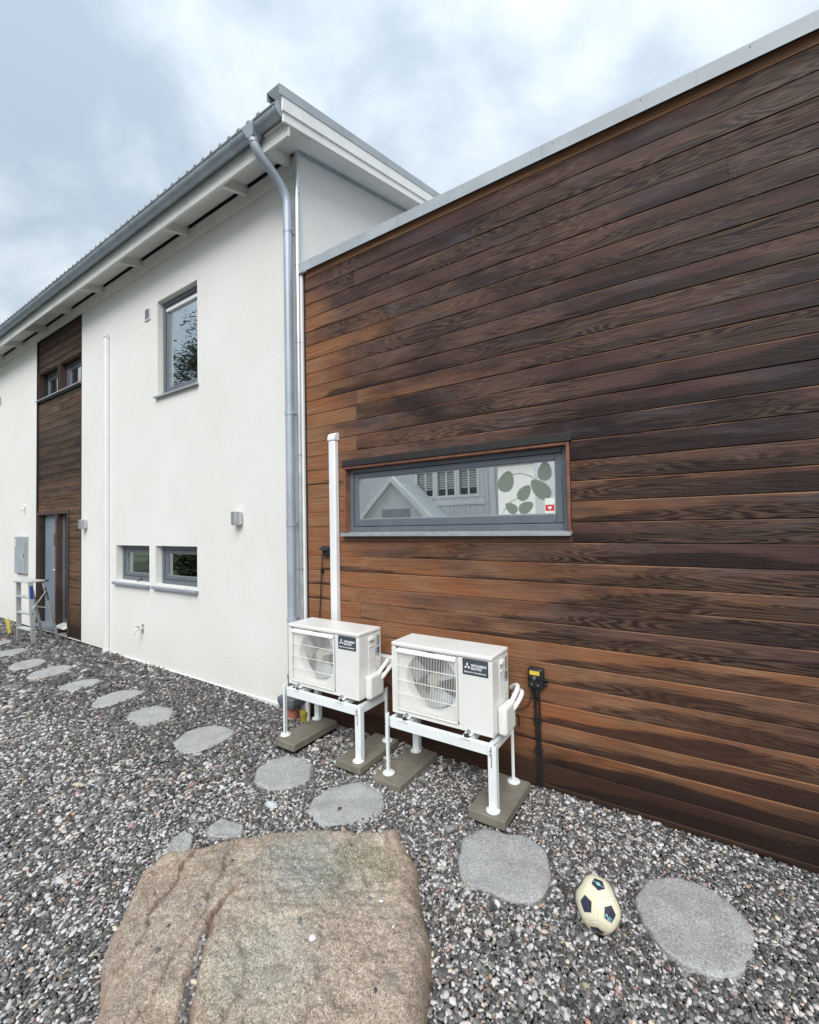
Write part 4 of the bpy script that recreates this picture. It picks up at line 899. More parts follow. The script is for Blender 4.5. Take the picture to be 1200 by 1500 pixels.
SLABS = [(-3.080, -2.846, -.612, -.090, .074, 'concrete paving slab under the left feet of the left stand, by the drain hopper'), (-2.405, -2.160, -.590, -.085, .074, 'concrete paving slab under the right feet of the left stand'), (-2.043, -1.797, -.597, -.060, .050, 'concrete paving slab under the left feet of the right stand'), (-1.296, -1.045, -.560, -.070, .050, 'concrete paving slab under the right feet of the right stand, in front')]
for a, b, c, d, h, lab in SLABS:
    mb = MB(); mb.box(a, b, c, d, h-.060, h); thing('paving_slab', lab, 'slab', (a, c, h-.06), 'concrete slabs under the stands', mb=mb, mat='slab', bevel=.006)

# ------------------------------------------------------------------ stepping stones, boulder and loose stones
STONES={
 'a':[(-0.317,-0.722),(-0.314,-0.664),(-0.301,-0.608),(-0.300,-0.582),(-0.262,-0.518),(-0.204,-0.466),(-0.120,-0.429),(-0.041,-0.431),(0.043,-0.451),(0.126,-0.538),(0.151,-0.623),(0.137,-0.732),(0.115,-0.815),(0.076,-0.895),(0.013,-0.937),(-0.044,-0.945),(-0.108,-0.952),(-0.171,-0.933),(-0.235,-0.865),(-0.287,-0.817)],
 'b':[(-1.158,-0.972),(-1.210,-0.837),(-1.220,-0.745),(-1.175,-0.669),(-1.123,-0.616),(-1.027,-0.605),(-0.920,-0.553),(-0.808,-0.588),(-0.759,-0.649),(-0.704,-0.782),(-0.695,-0.878),(-0.715,-0.957),(-0.794,-1.029),(-0.876,-1.044),(-0.952,-1.034),(-1.037,-1.056),(-1.098,-1.043)],
 'c':[(-2.202,-1.078),(-2.256,-0.977),(-2.254,-0.868),(-2.206,-0.744),(-2.144,-0.667),(-2.038,-0.642),(-1.924,-0.648),(-1.844,-0.707),(-1.787,-0.799),(-1.783,-0.891),(-1.831,-1.003),(-1.909,-1.073),(-2.022,-1.136),(-2.120,-1.121)],
 'd':[(-2.822,-1.020),(-2.902,-0.941),(-2.924,-0.794),(-2.864,-0.673),(-2.743,-0.637),(-2.619,-0.645),(-2.493,-0.746),(-2.449,-0.843),(-2.476,-0.948),(-2.541,-1.016),(-2.603,-1.054),(-2.723,-1.060)],
 'e':[(-3.810,-1.090),(-3.930,-0.995),(-3.990,-0.835),(-3.932,-0.689),(-3.779,-0.613),(-3.580,-0.636),(-3.535,-0.743),(-3.528,-0.973),(-3.549,-1.050),(-3.644,-1.095)],
 'f':[(-4.748,-1.057),(-4.891,-0.943),(-4.913,-0.802),(-4.777,-0.661),(-4.565,-0.654),(-4.411,-0.786),(-4.404,-0.920),(-4.469,-1.026),(-4.603,-1.073)],
 'g':[(-5.508,-1.052),(-5.672,-0.910),(-5.710,-0.722),(-5.604,-0.586),(-5.399,-0.540),(-5.276,-0.700),(-5.275,-0.873),(-5.314,-1.019),(-5.391,-1.065)],
 'h':[(-6.433,-1.046),(-6.541,-0.900),(-6.527,-0.725),(-6.372,-0.635),(-6.260,-0.627),(-6.130,-0.766),(-6.101,-0.951),(-6.239,-1.056)],
 'i':[(-7.276,-1.102),(-7.439,-0.986),(-7.506,-0.766),(-7.403,-0.605),(-7.224,-0.604),(-7.053,-0.763),(-7.028,-0.987),(-7.111,-1.121)],
 'j':[(-8.004,-1.119),(-8.227,-0.936),(-8.170,-0.719),(-7.929,-0.657),(-7.716,-0.853),(-7.742,-1.066)],
 'k':[(-9.012,-1.083),(-9.173,-0.889),(-9.189,-0.637),(-8.921,-0.575),(-8.777,-0.789),(-8.820,-1.090)],
 'l':[(-9.820,-0.900),(-10.092,-0.665),(-10.053,-0.540),(-9.772,-0.586),(-9.610,-0.782)],
}
ROCK=[(-1.820,-2.515),(-1.975,-2.375),(-2.253,-2.201),(-2.405,-2.092),(-2.563,-1.940),(-2.575,-1.807),(-2.456,-1.677),(-2.364,-1.565),(-2.157,-1.390),(-1.952,-1.260),(-1.715,-1.107),(-1.519,-0.966),(-1.409,-1.041),(-1.259,-1.196),(-1.144,-1.344),(-1.013,-1.495),(-0.944,-1.603),(-0.906,-1.699),(-0.839,-1.891)]
CRACK=[(-1.910,-1.823),(-1.870,-1.915),(-1.831,-1.996),(-1.769,-2.074),(-1.702,-2.143),(-1.641,-2.206),(-1.560,-2.270)]
S1=[(-2.632,-1.766),(-2.686,-1.689),(-2.692,-1.623),(-2.614,-1.617),(-2.522,-1.667),(-2.530,-1.735)]
S2=[(-2.550,-1.577),(-2.605,-1.498),(-2.591,-1.436),(-2.493,-1.406),(-2.389,-1.408),(-2.371,-1.460),(-2.422,-1.526)]
def stone_mb(P, top, bot, seed, rough=.006, inset=.018, cell=.022):
    P = np.array(smooth_poly(P, 1)); r = np.random.default_rng(seed); c = P.mean(0)
    # densify and roughen the rim
    Q = []
    for i in range(len(P)):
        a, b = P[i], P[(i+1) % len(P)]; n = max(1, int(np.hypot(*(b-a))/.018))
        Q += [a+(b-a)*k/n for k in range(n)]
    Q = np.array(Q); ang = np.arange(len(Q)); nr = np.convolve(np.r_[r.normal(0, 1, len(Q)+4)], np.ones(3)/3, 'same')[2:-2]
    dirs = Q-c; L = np.hypot(*dirs.T)[:, None]; Q = Q+dirs/L*(nr[:, None]*.006)
    mb = MB(); m_ = len(Q); vs = []; fs = []
    rings = [(1.01, bot), (1.0, (top*.35+bot*.65)), (.995, top-.010), (1-inset/L.mean()*.45, top-.003)]+[(s_, None) for s_ in (.93, .80, .62, .42, .22)]
    for s_, zv in rings:
        for k in range(m_):
            q = c+(Q[k]-c)*s_
            z = zv if zv is not None else top+rough*float(vnoise(np.array([q[0]]), np.array([q[1]]), 17., seed)[0])*(1 if s_ < .9 else .4)+.35*rough*float(vnoise(np.array([q[0]]), np.array([q[1]]), 60., seed+9)[0])
            if zv is not None and zv > bot: z += .3*rough*nr[k]
            vs.append((q[0], q[1], z))
    vs.append((c[0], c[1], top))
    for j in range(len(rings)-1):
        for k in range(m_): fs.append((j*m_+k, j*m_+(k+1) % m_, (j+1)*m_+(k+1) % m_, (j+1)*m_+k))
    j = len(rings)-1
    for k in range(m_): fs.append((j*m_+k, j*m_+(k+1) % m_, len(vs)-1))
    ar = sum(Q[i][0]*Q[(i+1) % m_][1]-Q[(i+1) % m_][0]*Q[i][1] for i in range(m_))
    if ar < 0: fs = [f_[::-1] for f_ in fs]
    return mb.add(vs, fs)
SL_ = dict(a='large grey granite stepping stone right of the football', b='grey granite stepping stone between the football and the right stand', c='grey granite stepping stone touching the far edge of the boulder, with a rust red leaf',
           d='pitted grey stepping stone in front of the left heat pump', e='oval grey stepping stone before the house corner, next after the pitted one', f='grey stepping stone level with the gap right of the tap',
           g='grey stepping stone below the outdoor tap', h='half buried grey stepping stone level with the white wall duct', i='grey stepping stone just left of the white wall duct',
           j='grey stepping stone nearest in front of the timber entrance bay', k='grey stepping stone just in front of the step ladder', l='last grey stepping stone beside the step ladder at the left edge')
for n_, (k_, P_) in enumerate(STONES.items()):
    c_ = np.mean(P_, 0)
    o = thing('stepping_stone', SL_[k_], 'stepping stone', (c_[0], c_[1], 0), 'granite stepping stones across the gravel', mb=stone_mb(P_, .020 if k_ not in 'gh' else .012, -.03, 20+n_), mat='granite', smooth=True)
for k_, P_, lab, h_ in (('s1', S1, 'pointed pale grey stone at the boulder\'s far left corner', .034), ('s2', S2, 'long pale grey stone lying behind the boulder\'s left shoulder', .032)):
    c_ = np.mean(P_, 0); thing('loose_stone', lab, 'stone', (c_[0], c_[1], 0), 'loose stones at the boulder\'s edge', mb=stone_mb(P_, h_, -.03, 77, .012, .03), mat='granite', smooth=True)
mb = MB(); mb.lathe([(.001, -.02), (.03, -.012), (.042, .002), (.034, .016), (.001, .022)], (0, 0, 0), 9); mb.v = [(-2.446+v[0]*1.25+v[1]*.3, -1.165+v[1]*.62, v[2]+.012) for v in mb.v]
thing('quartz_pebble', 'large pale bluish pebble lying between the boulder and the pitted stepping stone', 'stone', (-2.446, -1.165, 0), mb=mb, mat='quartz', smooth=True)
mb = MB(); mb.add([(-2.035, -.985, .032), (-2.01, -1.0, .036), (-1.995, -.985, .033), (-2.0, -.95, .034), (-2.025, -.94, .031), (-2.04, -.96, .034), (-2.015, -.97, .029)], [(6, 0, 1), (6, 1, 2), (6, 2, 3), (6, 3, 4), (6, 4, 5), (6, 5, 0)]); mb.v += [(x, y, z-.0012) for x, y, z in mb.v]; mb.f += [tuple(k+7 for k in f_[::-1]) for f_ in mb.f[:6]]
mb.v = [(-2.017+(x+2.017)*.6, -.967+(y+.967)*.6, z) for x, y, z in mb.v]
thing('dry_leaf', 'tiny rust red leaf lying on the stepping stone behind the boulder', 'leaf', (-2.02, -.97, .03), mb=mb, mat='rust')

# boulder: a height field that sinks into the gravel at its rim
RP = smooth_poly(ROCK, 1, .10); RPa = np.array(RP)
st_ = .0065; x0, x1, y0, y1 = RPa[:, 0].min()-.06, RPa[:, 0].max()+.06, RPa[:, 1].min()-.06, RPa[:, 1].max()+.06
nx, ny = int((x1-x0)/st_), int((y1-y0)/st_); gx_, gy_ = np.meshgrid(np.linspace(x0, x1, nx), np.linspace(y0, y1, ny))
wx = gx_+.007*vnoise(gx_, gy_, 34., 3)+.013*vnoise(gx_, gy_, 12., 7); wy = gy_+.007*vnoise(gx_, gy_, 34., 4)+.013*vnoise(gx_, gy_, 12., 8)
din = dpoly(wx, wy, RP); sg = np.where(inpoly(wx, wy, RP), din, -din)
crk = dpoly(gx_+.008*vnoise(gx_, gy_, 40., 5), gy_+.008*vnoise(gx_, gy_, 40., 6), CRACK, False)
along = np.clip((-gx_*.45-gy_*.9-2.45)/.45, 0, 1)                # the crack widens toward the camera
def rock_h(sg):
    h = np.where(sg > 0, .125*(1-np.exp(-np.maximum(sg, 0)/.034))+.020*np.minimum(sg/.4, 1), np.maximum(sg*2.2, -.10))
    return h
hgt = rock_h(sg)
inn = np.clip(sg/.10, 0, 1)
hgt += inn*(.022*vnoise(gx_, gy_, 6., 11)+.008*vnoise(gx_, gy_, 17., 12)+.004*vnoise(gx_, gy_, 48., 13)+.0022*vnoise(gx_, gy_, 120., 14))
hgt += .0035*vnoise(gx_, gy_, 75., 15)*np.clip(sg/.02, 0, 1)
rs = (gx_*.79+gy_*.61)*21.+2.6*vnoise(gx_, gy_, 3.2, 21)+.5*vnoise(gx_, gy_, 14., 22); saw_ = (rs/6.2832) % 1.                  # foliation ledges run with the split
ram = np.clip(.5+.8*vnoise(gx_, gy_, 4., 23), 0, 1); hgt += inn*ram*.026*(saw_**1.5-.4*(saw_ > .93)*(saw_-.93)/.07*2.5)
ridge = ram*np.exp(-((saw_-.97)/.035)**2)
hgt += np.clip(sg/.02, 0, 1)*(RNG.normal(0, .0011, gx_.shape)+.0016*vnoise(gx_, gy_, 210., 16)); side = np.clip((-(gx_+1.80)*1.+(-(gy_+1.95))*.55)/.5, 0, 1); hgt -= inn*.070*side                                # left shoulder lies lower
wc = .005+.040*along**1.7
cd = np.exp(-(crk/wc)**2); hgt -= np.where(sg > .02, .014+.065*along, 0)*cd
c2 = dpoly(gx_, gy_, [(-1.42, -1.72), (-1.30, -1.86), (-1.24, -2.00)], False); hgt -= .018*np.exp(-(c2/.012)**2)
c3_ = dpoly(gx_, gy_, [(-1.25, -1.30), (-1.36, -1.40), (-1.50, -1.52)], False); hgt -= .010*np.exp(-(c3_/.014)**2)
keep = sg > -.045
vid = -np.ones(gx_.shape, int); vid[keep] = np.arange(keep.sum())
V = np.stack([gx_[keep], gy_[keep], hgt[keep]], 1)
q = np.stack([vid[:-1, :-1], vid[:-1, 1:], vid[1:, 1:], vid[1:, :-1]], -1).reshape(-1, 4); q = q[(q >= 0).all(1)]
rc = V.mean(0); me = bpy.data.meshes.new('boulder'); me.from_pydata((V-np.array([rc[0], rc[1], 0])).tolist(), [], q.tolist()); me.update(); me.shade_smooth(); me.materials.append(MAT['rock'])
ca = me.attributes.new('crack', 'FLOAT', 'POINT'); ca.data.foreach_set('value', np.exp(-(crk/(wc*.9+.012))**2)[keep].astype(np.float32))
ca = me.attributes.new('ridge', 'FLOAT', 'POINT'); ca.data.foreach_set('value', ridge[keep].astype(np.float32))
ca = me.attributes.new('rim', 'FLOAT', 'POINT'); ca.data.foreach_set('value', np.exp(-np.maximum(sg, 0)/.07)[keep].astype(np.float32))
o = bpy.data.objects.new('boulder', me); COL.objects.link(o); o.location = (rc[0], rc[1], 0)
o['label'] = 'big flat tan and grey boulder half buried in the gravel, split on its left'; o['category'] = 'boulder'

# ------------------------------------------------------------------ football (half deflated, twelve panels)
ph = (1+5**.5)/2
ic = [Vector(v).normalized() for s1_ in (1, -1) for s2_ in (1, -1) for v in ((0, s1_, s2_*ph), (s1_, s2_*ph, 0), (s2_*ph, 0, s1_))]
bc = Vector((-.448, -.935, .098))
cw = (Vector((0, -CD, CH))-bc).normalized()                        # toward where the photographer stood
rgt = Vector((0, 0, 1)).cross(cw).normalized(); upp = cw.cross(rgt)
def axis_pair():
    best = None
    for i in range(12):
        for j in range(12):
            if i != j and ic[i].dot(ic[j]) > .4: return ic[i], ic[j]
A_, B_ = axis_pair(); e0 = (A_+B_).normalized(); r_0 = (B_-A_).normalized(); u_0 = e0.cross(r_0)
tilt = math.radians(-12); roll_ = math.radians(5)
e1 = (cw*math.cos(tilt)+upp*math.sin(tilt)).normalized(); r1_ = (rgt*math.cos(roll_)-upp*math.sin(roll_)); r1_ = (r1_-e1*r1_.dot(e1)).normalized(); u1 = e1.cross(r1_)
def orient(v): return r1_*v.dot(r_0)+u1*v.dot(u_0)+e1*v.dot(e0)
fc = [orient(v) for v in ic]
ax = (upp*math.cos(.20)-rgt*math.sin(.20)).normalized()            # long axis of the squashed ball
def deform(p):
    a = p.dot(ax); q_ = p-ax*a
    a2 = a*1.07; q_ = q_*(.985-.05*(a/.098)*.5)
    p2 = ax*a2+q_
    return bc+p2
def shape(dirv, R=.0965):
    d = max(dirv.dot(f_) for f_ in fc)
    flat = R*.925/max(d, .75)                                        # dodecahedron radius along this ray
    return R*.60+flat*.40
ball = thing('football', 'half deflated cream football with dark pentagons lying on the gravel between two stepping stones', 'football', (bc.x, bc.y, 0))
logo_i = None
for i, f_ in enumerate(fc):
    nb_ = [g_ for g_ in fc if .4 < g_.dot(f_) < .5]
    t1 = (nb_[0]-f_*nb_[0].dot(f_)).normalized(); t2 = f_.cross(t1); nb_.sort(key=lambda g_: math.atan2(g_.dot(t2), g_.dot(t1)))
    cor = [(f_+nb_[k]+nb_[(k+1) % 5]).normalized() for k in range(5)]
    mb = MB(); vs = [f_]; nR = 8; nE = 6; rim = 5*nE
    for rI in range(1, nR+1):
        t = rI/nR*.992
        for k in range(5):
            for j in range(nE):
                e = cor[k].lerp(cor[(k+1) % 5], j/nE); vs.append(f_.lerp(e, t).normalized())
    P_ = []
    for k, v in enumerate(vs):
        rI = 0 if k == 0 else (k-1)//rim+1; R = shape(v)
        if rI == nR: R -= .0028
        elif rI == nR-1: R -= .0002
        P_.append(deform(v*R))
    P_ += [deform(vs[1+(nR-1)*rim+k]*(shape(vs[1+(nR-1)*rim+k])-.012)) for k in range(rim)]
    fs = [(0, 1+k, 1+(k+1) % rim) for k in range(rim)]
    for rI in range(nR): fs += [(1+rI*rim+k, 1+(rI+1)*rim+k, 1+(rI+1)*rim+(k+1) % rim, 1+rI*rim+(k+1) % rim) for k in range(rim)]
    mb.add(P_, fs); pn = part(ball, 'panel', mb, 'ball', True, angle=60)
    mb = MB(); vs2 = [f_]
    for rI in range(1, 5):
        for k in range(5):
            for j in range(4): vs2.append(f_.lerp(cor[k].lerp(cor[(k+1) % 5], j/4), .50*rI/4).normalized())
    P2 = [deform(v*(shape(v)+.0007)) for v in vs2]; fs = [(0, 1+k, 1+(k+1) % 20) for k in range(20)]
    for rI in range(3): fs += [(1+rI*20+k, 1+(rI+1)*20+k, 1+(rI+1)*20+(k+1) % 20, 1+rI*20+(k+1) % 20) for k in range(20)]
    mb.add(P2, fs); part(pn, 'pentagon', mb, 'ballblack', 'all')
    # prints on two of the pentagons: a ring with a bar, and a short word
    rr_, uu_ = f_.dot(r1_), f_.dot(u1)
    pr_ = None
    if uu_ > .6 and f_.dot(e1) > .3:
        pr_ = MB(); R2 = r1_-f_*r1_.dot(f_); R2.normalize(); U2 = f_.cross(R2)
        R2, U2 = R2*math.cos(-.35)+U2*math.sin(-.35), U2*math.cos(-.35)-R2*math.sin(-.35)
        def pt(u, v, h): d_ = (f_*.090+R2*u+U2*v).normalized(); return deform(d_*(shape(d_)+h))
        n_ = 20; vs3 = [pt(math.cos(2*math.pi*k/n_)*r_, math.sin(2*math.pi*k/n_)*r_, .0013) for r_ in (.004, .0082) for k in range(n_)]
        pr_.add(vs3, [(k, (k+1) % n_, (k+1) % n_+n_, k+n_) for k in range(n_)])
        for a_, b_ in ((-.022, -.0082), (.0082, .022)): pr_.add([pt(a_, -.0013, .0013), pt(b_, -.0013, .0013), pt(b_, .0013, .0013), pt(a_, .0013, .0013)], [(0, 1, 2, 3)])
        pr_.add([pt(-.0025, -.0025, .0013), pt(.0025, -.0025, .0013), pt(.0025, .0025, .0013), pt(-.0025, .0025, .0013)], [(0, 1, 2, 3)])
    elif rr_ > .3 and f_.dot(e1) > .7:
        R2 = (r1_-f_*r1_.dot(f_)).normalized(); U2 = f_.cross(R2); R2, U2 = R2*math.cos(-.42)+U2*math.sin(-.42), U2*math.cos(-.42)-R2*math.sin(-.42)
        t_ = text_mb('Puld', .018, ((1, 0, 0), (0, 1, 0)), (0, 0, 0), ext_x=.031, bold=.0009)
        pr_ = MB(); pr_.add([deform((lambda d_: d_*(shape(d_)+.0014))((f_*.090+R2*(v[0]-.0155)+U2*(v[1]-.0205)).normalized())) for v in t_.v], t_.f)
    if pr_: part(pn, 'print', pr_, 'ballcyan')

# ------------------------------------------------------------------ step ladder by the door
ld = thing('step_ladder', 'grey aluminium step ladder standing on the gravel before the entrance door', 'ladder', (-9.5, -.33, 0))
fl, frr = Vector((-9.76, -.50, 0)), Vector((-9.27, -.44, 0)); wv_ = (frr-fl).normalized(); dv = Vector((-wv_.y, wv_.x, 0))
HT = 1.03
def rail(p0, p1, a, b, name): mb = MB(); mb.bar(p0, p1, a, b, tuple(dv)); return part(ld, name, mb, 'alu', bevel=.004)
tl = fl-dv*.02+wv_*.01+Vector((0, 0, HT)); tr_ = frr-dv*.045-wv_*.02+Vector((0, 0, HT))
r1 = rail(fl, tl, .028, .066, 'front_rail'); r2 = rail(frr, tr_, .028, .066, 'front_rail')
bl_, br_ = fl+dv*.34-wv_*.01, frr+dv*.34+wv_*.01
tbl, tbr = fl+dv*.14+wv_*.03+Vector((0, 0, HT-.02)), frr+dv*.14-wv_*.03+Vector((0, 0, HT-.02))
b1 = rail(bl_, tbl, .022, .045, 'rear_rail'); b2 = rail(br_, tbr, .022, .045, 'rear_rail')
for z in (.26, .53, .80):
    f_ = z/HT; p = fl.lerp(tl, f_); q_ = frr.lerp(tr_, f_); p.z = q_.z = z; p += wv_*.015; q_ -= wv_*.015
    mb = MB(); mb.hexa([p-dv*.035+Vector((0, 0, -.03)), q_-dv*.035+Vector((0, 0, -.03)), q_+dv*.055+Vector((0, 0, -.03)), p+dv*.055+Vector((0, 0, -.03))], [p-dv*.045, q_-dv*.045, q_+dv*.055, p+dv*.055]); part(ld, 'step', mb, 'alu_light', bevel=.004)
    for q3 in (q_+wv_*.030,):
        mb = MB(); mb.tube([q3-Vector((0, 0, .012)), q3+wv_*.004-Vector((0, 0, .012))], .009, 8); part(ld, 'rivet', mb, 'black')
mb = MB(); c_ = (tl+tr_)/2; a_ = wv_*.245; mb.hexa([c_-a_-dv*.06, c_+a_-dv*.06, c_+a_+dv*.19, c_-a_+dv*.19], [c_-a_-dv*.06+Vector((0, 0, .03)), c_+a_-dv*.06+Vector((0, 0, .03)), c_+a_+dv*.19+Vector((0, 0, .03)), c_-a_+dv*.19+Vector((0, 0, .03))]); part(ld, 'platform', mb, 'alu_light', bevel=.008)
mb = MB(); mb.hexa([c_-a_+dv*.192, c_+a_+dv*.192, c_+a_+dv*.245, c_-a_+dv*.245], [c_-a_+dv*.192+Vector((0, 0, .025)), c_+a_+dv*.192+Vector((0, 0, .025)), c_+a_+dv*.245+Vector((0, 0, .02)), c_-a_+dv*.245+Vector((0, 0, .02))]); part(ld, 'hinge_cap', mb, 'black', bevel=.005)
for z in (.30, .58):
    p = bl_.lerp(tbl, z/HT); q_ = br_.lerp(tbr, z/HT); rail(p, q_, .018, .03, 'cross_brace')
mb = MB(); p = frr.lerp(tr_, .58)+wv_*.02; q_ = br_.lerp(tbr, .86)+wv_*.016; mb.bar(p, q_, .006, .03, tuple(wv_)); part(ld, 'spreader', mb, 'alu', bevel=.001)
mb = MB(); p0 = frr.lerp(tr_, .74); p1_ = frr.lerp(tr_, .95); n_ = wv_*.0155; hw = dv*.026; mb.hexa([p0+n_-hw, p1_+n_-hw, p1_+n_+hw, p0+n_+hw], [p0+n_-hw+wv_*.001, p1_+n_-hw+wv_*.001, p1_+n_+hw+wv_*.001, p0+n_+hw+wv_*.001]); part(ld, 'blue_label', mb, 'blue')
mb = MB(); p0 = br_.lerp(tbr, .70); p1_ = br_.lerp(tbr, .92); n_ = wv_*.0125; hw = dv*.018; mb.hexa([p0+n_-hw, p1_+n_-hw, p1_+n_+hw, p0+n_+hw], [p0+n_-hw+wv_*.001, p1_+n_-hw+wv_*.001, p1_+n_+hw+wv_*.001, p0+n_+hw+wv_*.001]); part(ld, 'dark_label', mb, 'sticker_dark')
for q_, nm in ((fl, 'f'), (frr, 'f'), (bl_, 'b'), (br_, 'b')):
    mb = MB(); mb.box(q_.x-.024, q_.x+.024, q_.y-.038, q_.y+.038, -.02, .035); part(ld, 'rubber_foot', mb, 'greyp', bevel=.004)
t = thing('paint_brush', 'grey hand brush hooked on the upper step of the ladder', 'brush', (-9.6, -.42, .81))
mb = MB(); mb.tube([(-9.62, -.40, .805), (-9.56, -.40, .90), (-9.545, -.40, .95)], [.014, .012, .010], 8); mb.tube([(-9.53, -.40, .805), (-9.57, -.40, .88)], .010, 8); part(t, 'grip', mb, 'sticker_dark', True)
t = thing('yellow_scoop', 'yellow plastic scoop leaning in the gravel left of the ladder', 'tool', (-10.75, -.38, 0))
mb = MB(); mb.hexa([(-10.70, -.41, .03), (-10.62, -.40, .03), (-10.62, -.38, .03), (-10.70, -.39, .03)], [(-10.80, -.43, .27), (-10.68, -.41, .29), (-10.68, -.39, .29), (-10.80, -.41, .27)]); part(t, 'blade', mb, 'yellow', bevel=.004)
mb = MB(); mb.tube([(-10.67, -.40, .04), (-10.65, -.39, -.05)], .016, 8); part(t, 'shaft', mb, 'yellow', True)
# ------------------------------------------------------------------ thin dark wire half buried in the gravel
mb = MB()
pth = [(-5.75, -1.33), (-5.55, -1.35), (-5.28, -1.27), (-4.96, -1.22), (-4.80, -1.255), (-4.68, -1.40), (-4.62, -1.50), (-4.40, -1.545), (-4.12, -1.543), (-3.80, -1.436), (-3.62, -1.22)]
mb.tube([(x, y, .006+.004*math.sin(i*2.1)) for i, (x, y) in enumerate(pth)], .0055, 6)
thing('garden_wire', 'thin dark wire snaking half buried across the gravel left of the stepping stones', 'wire', (-4.7, -1.4, 0), mb=mb, mat='cable', smooth='all')

# ------------------------------------------------------------------ gravel
def gh(x, y): return .010*vnoise(x, y, 3.2, 31)+.005*vnoise(x, y, 9., 32)
polys = [np.array(smooth_poly(P, 1)) for P in STONES.values()]+[np.array(S1), np.array(S2)]
pts, scl, rot, colr, pick = [], [], [], [], []
def scatter(x0, x1, y0, y1, s, size, dmin, dmax, seed, zoff=0., prob=1.):
    r = np.random.default_rng(seed)
    gx, gy = np.meshgrid(np.arange(x0, x1, s), np.arange(y0, y1, s)); x = gx.ravel()+r.uniform(-.55, .55, gx.size)*s; y = gy.ravel()+r.uniform(-.55, .55, gx.size)*s
    d = np.hypot(x, y+CD); ang = np.degrees(np.arctan2(x, y+CD))
    ok = (d >= dmin) & (d < dmax) & (ang > -125) & (ang < 45) & (r.random(x.size) < prob)
    for P in polys:
        b = (x > P[:, 0].min()) & (x < P[:, 0].max()) & (y > P[:, 1].min()) & (y < P[:, 1].max()) & ok
        i = np.where(b)[0]
        if len(i):
            ins = inpoly(x[i], y[i], P); dd = dpoly(x[i], y[i], P); ok[i[ins & (dd > np.where(r.random(len(i)) < .24, .032, .006))]] = False
    for a, b_, c, e, h, _ in SLABS: ok &= ~((x > a-.006) & (x < b_+.006) & (y > c-.006) & (y < e+.006))
    i = np.where(ok & (x > RPa[:, 0].min()-.05) & (x < RPa[:, 0].max()+.05) & (y < RPa[:, 1].max()+.05))[0]
    if len(i):
        ins = inpoly(x[i], y[i], RP); dd = dpoly(x[i], y[i], RP); ok[i[ins & (dd > .004)]] = False
    ok &= ~((x-bc.x)**2+(y-bc.y)**2 < .045**2)
    ok &= (y < np.where(x < WX0, .0, -.008)-.004)
    x, y = x[ok], y[ok]; n = len(x)
    add_pebbles(x, y, gh(x, y)+zoff-.004, size, r)
def add_pebbles(x, y, z, size, r):
    n = len(x)
    sz = size*np.exp(r.normal(0, .25, n))*np.where(r.random(n) < .022, 1.6, 1.); el = r.uniform(1.05, 1.75, n); fl_ = r.uniform(.5, .8, n)
    scl.append(np.stack([sz*el, sz, sz*fl_], 1)); rot.append(np.stack([r.normal(0, .38, n), r.normal(0, .38, n), r.uniform(0, 6.283, n)], 1))
    pts.append(np.stack([x, y, z+r.normal(0, .0025, n)], 1)); pick.append(r.integers(0, 6, n))
    # darker mix along the house path, lighter toward the lawn side
    path = 1/(1+np.exp(-((y+1.25+.12*vnoise(x, y, 2.2, 41)+.10*np.clip(-x-5, 0, 5))*9)))*1/(1+np.exp((x+3.3)*3))
    u = r.random(n); c = np.zeros((n, 4)); c[:, 3] = 1
    pdark = .36+.10*path; pmid = .35+.06*path; plight = .29-.16*path
    base = np.where(u < pdark, r.uniform(.028, .08, n), np.where(u < pdark+pmid, r.uniform(.085, .22, n), r.uniform(.34, .64, n)))
    base = base*(1-.22*path)
    tint = r.normal(.02, .04, n)
    c[:, 0] = base*(1.005+tint); c[:, 1] = base*.99; c[:, 2] = base*(.985-tint*.5)
    pk = r.random(n) < .028*(1-.6*path); c[pk, :3] = np.stack([r.uniform(.30, .48, pk.sum()), r.uniform(.20, .32, pk.sum()), r.uniform(.17, .27, pk.sum())], 1)
    tn = r.random(n) < .05; c[tn, :3] *= np.array([1.15, 1.0, .78])
    colr.append(c)
scatter(-5.2, 1.9, -4.3, 0, .0118, .0065, 0, 3.4, 1)
scatter(-5.2, 1.9, -4.3, 0, .0150, .0073, 0, 3.4, 2, .007, .62)
scatter(-7.4, 2.5, -4.6, 0, .0165, .0092, 3.4, 6.2, 3)
scatter(-7.4, 2.5, -4.6, 0, .024, .0100, 3.4, 6.2, 4, .008, .6)
scatter(-17, -4, -4.5, 0, .033, .0185, 6.2, 17.5, 5, .002)
scatter(-13, -4, -4.5, 0, .045, .0185, 6.2, 12, 6, .010, .5)
# gravel caught in the boulder's split and a few strays on its top
r = np.random.default_rng(99)
n = 1100; t_ = r.uniform(.45, 1., n); Cc = np.array(CRACK); seg = t_*(len(Cc)-1); i0 = np.minimum(seg.astype(int), len(Cc)-2); f_ = seg-i0
cx = Cc[i0, 0]*(1-f_)+Cc[i0+1, 0]*f_; cy = Cc[i0, 1]*(1-f_)+Cc[i0+1, 1]*f_
off = r.normal(0, .010+.020*(t_-.45), n); cx += off*.9-.012*(t_-.4); cy += -off*.4
def hz(x, y):
    j = np.clip(((x-x0_r)/(x1_r-x0_r)*(nx-1)).round().astype(int), 0, nx-1); k = np.clip(((y-y0_r)/(y1_r-y0_r)*(ny-1)).round().astype(int), 0, ny-1); return hgt[k, j]
x0_r, x1_r, y0_r, y1_r = gx_[0, 0], gx_[0, -1], gy_[0, 0], gy_[-1, 0]
add_pebbles(cx, cy, hz(cx, cy)+.004, .0075, r)
sx = r.uniform(RPa[:, 0].min(), RPa[:, 0].max(), 240); sy = r.uniform(RPa[:, 1].min(), RPa[:, 1].max(), 240)
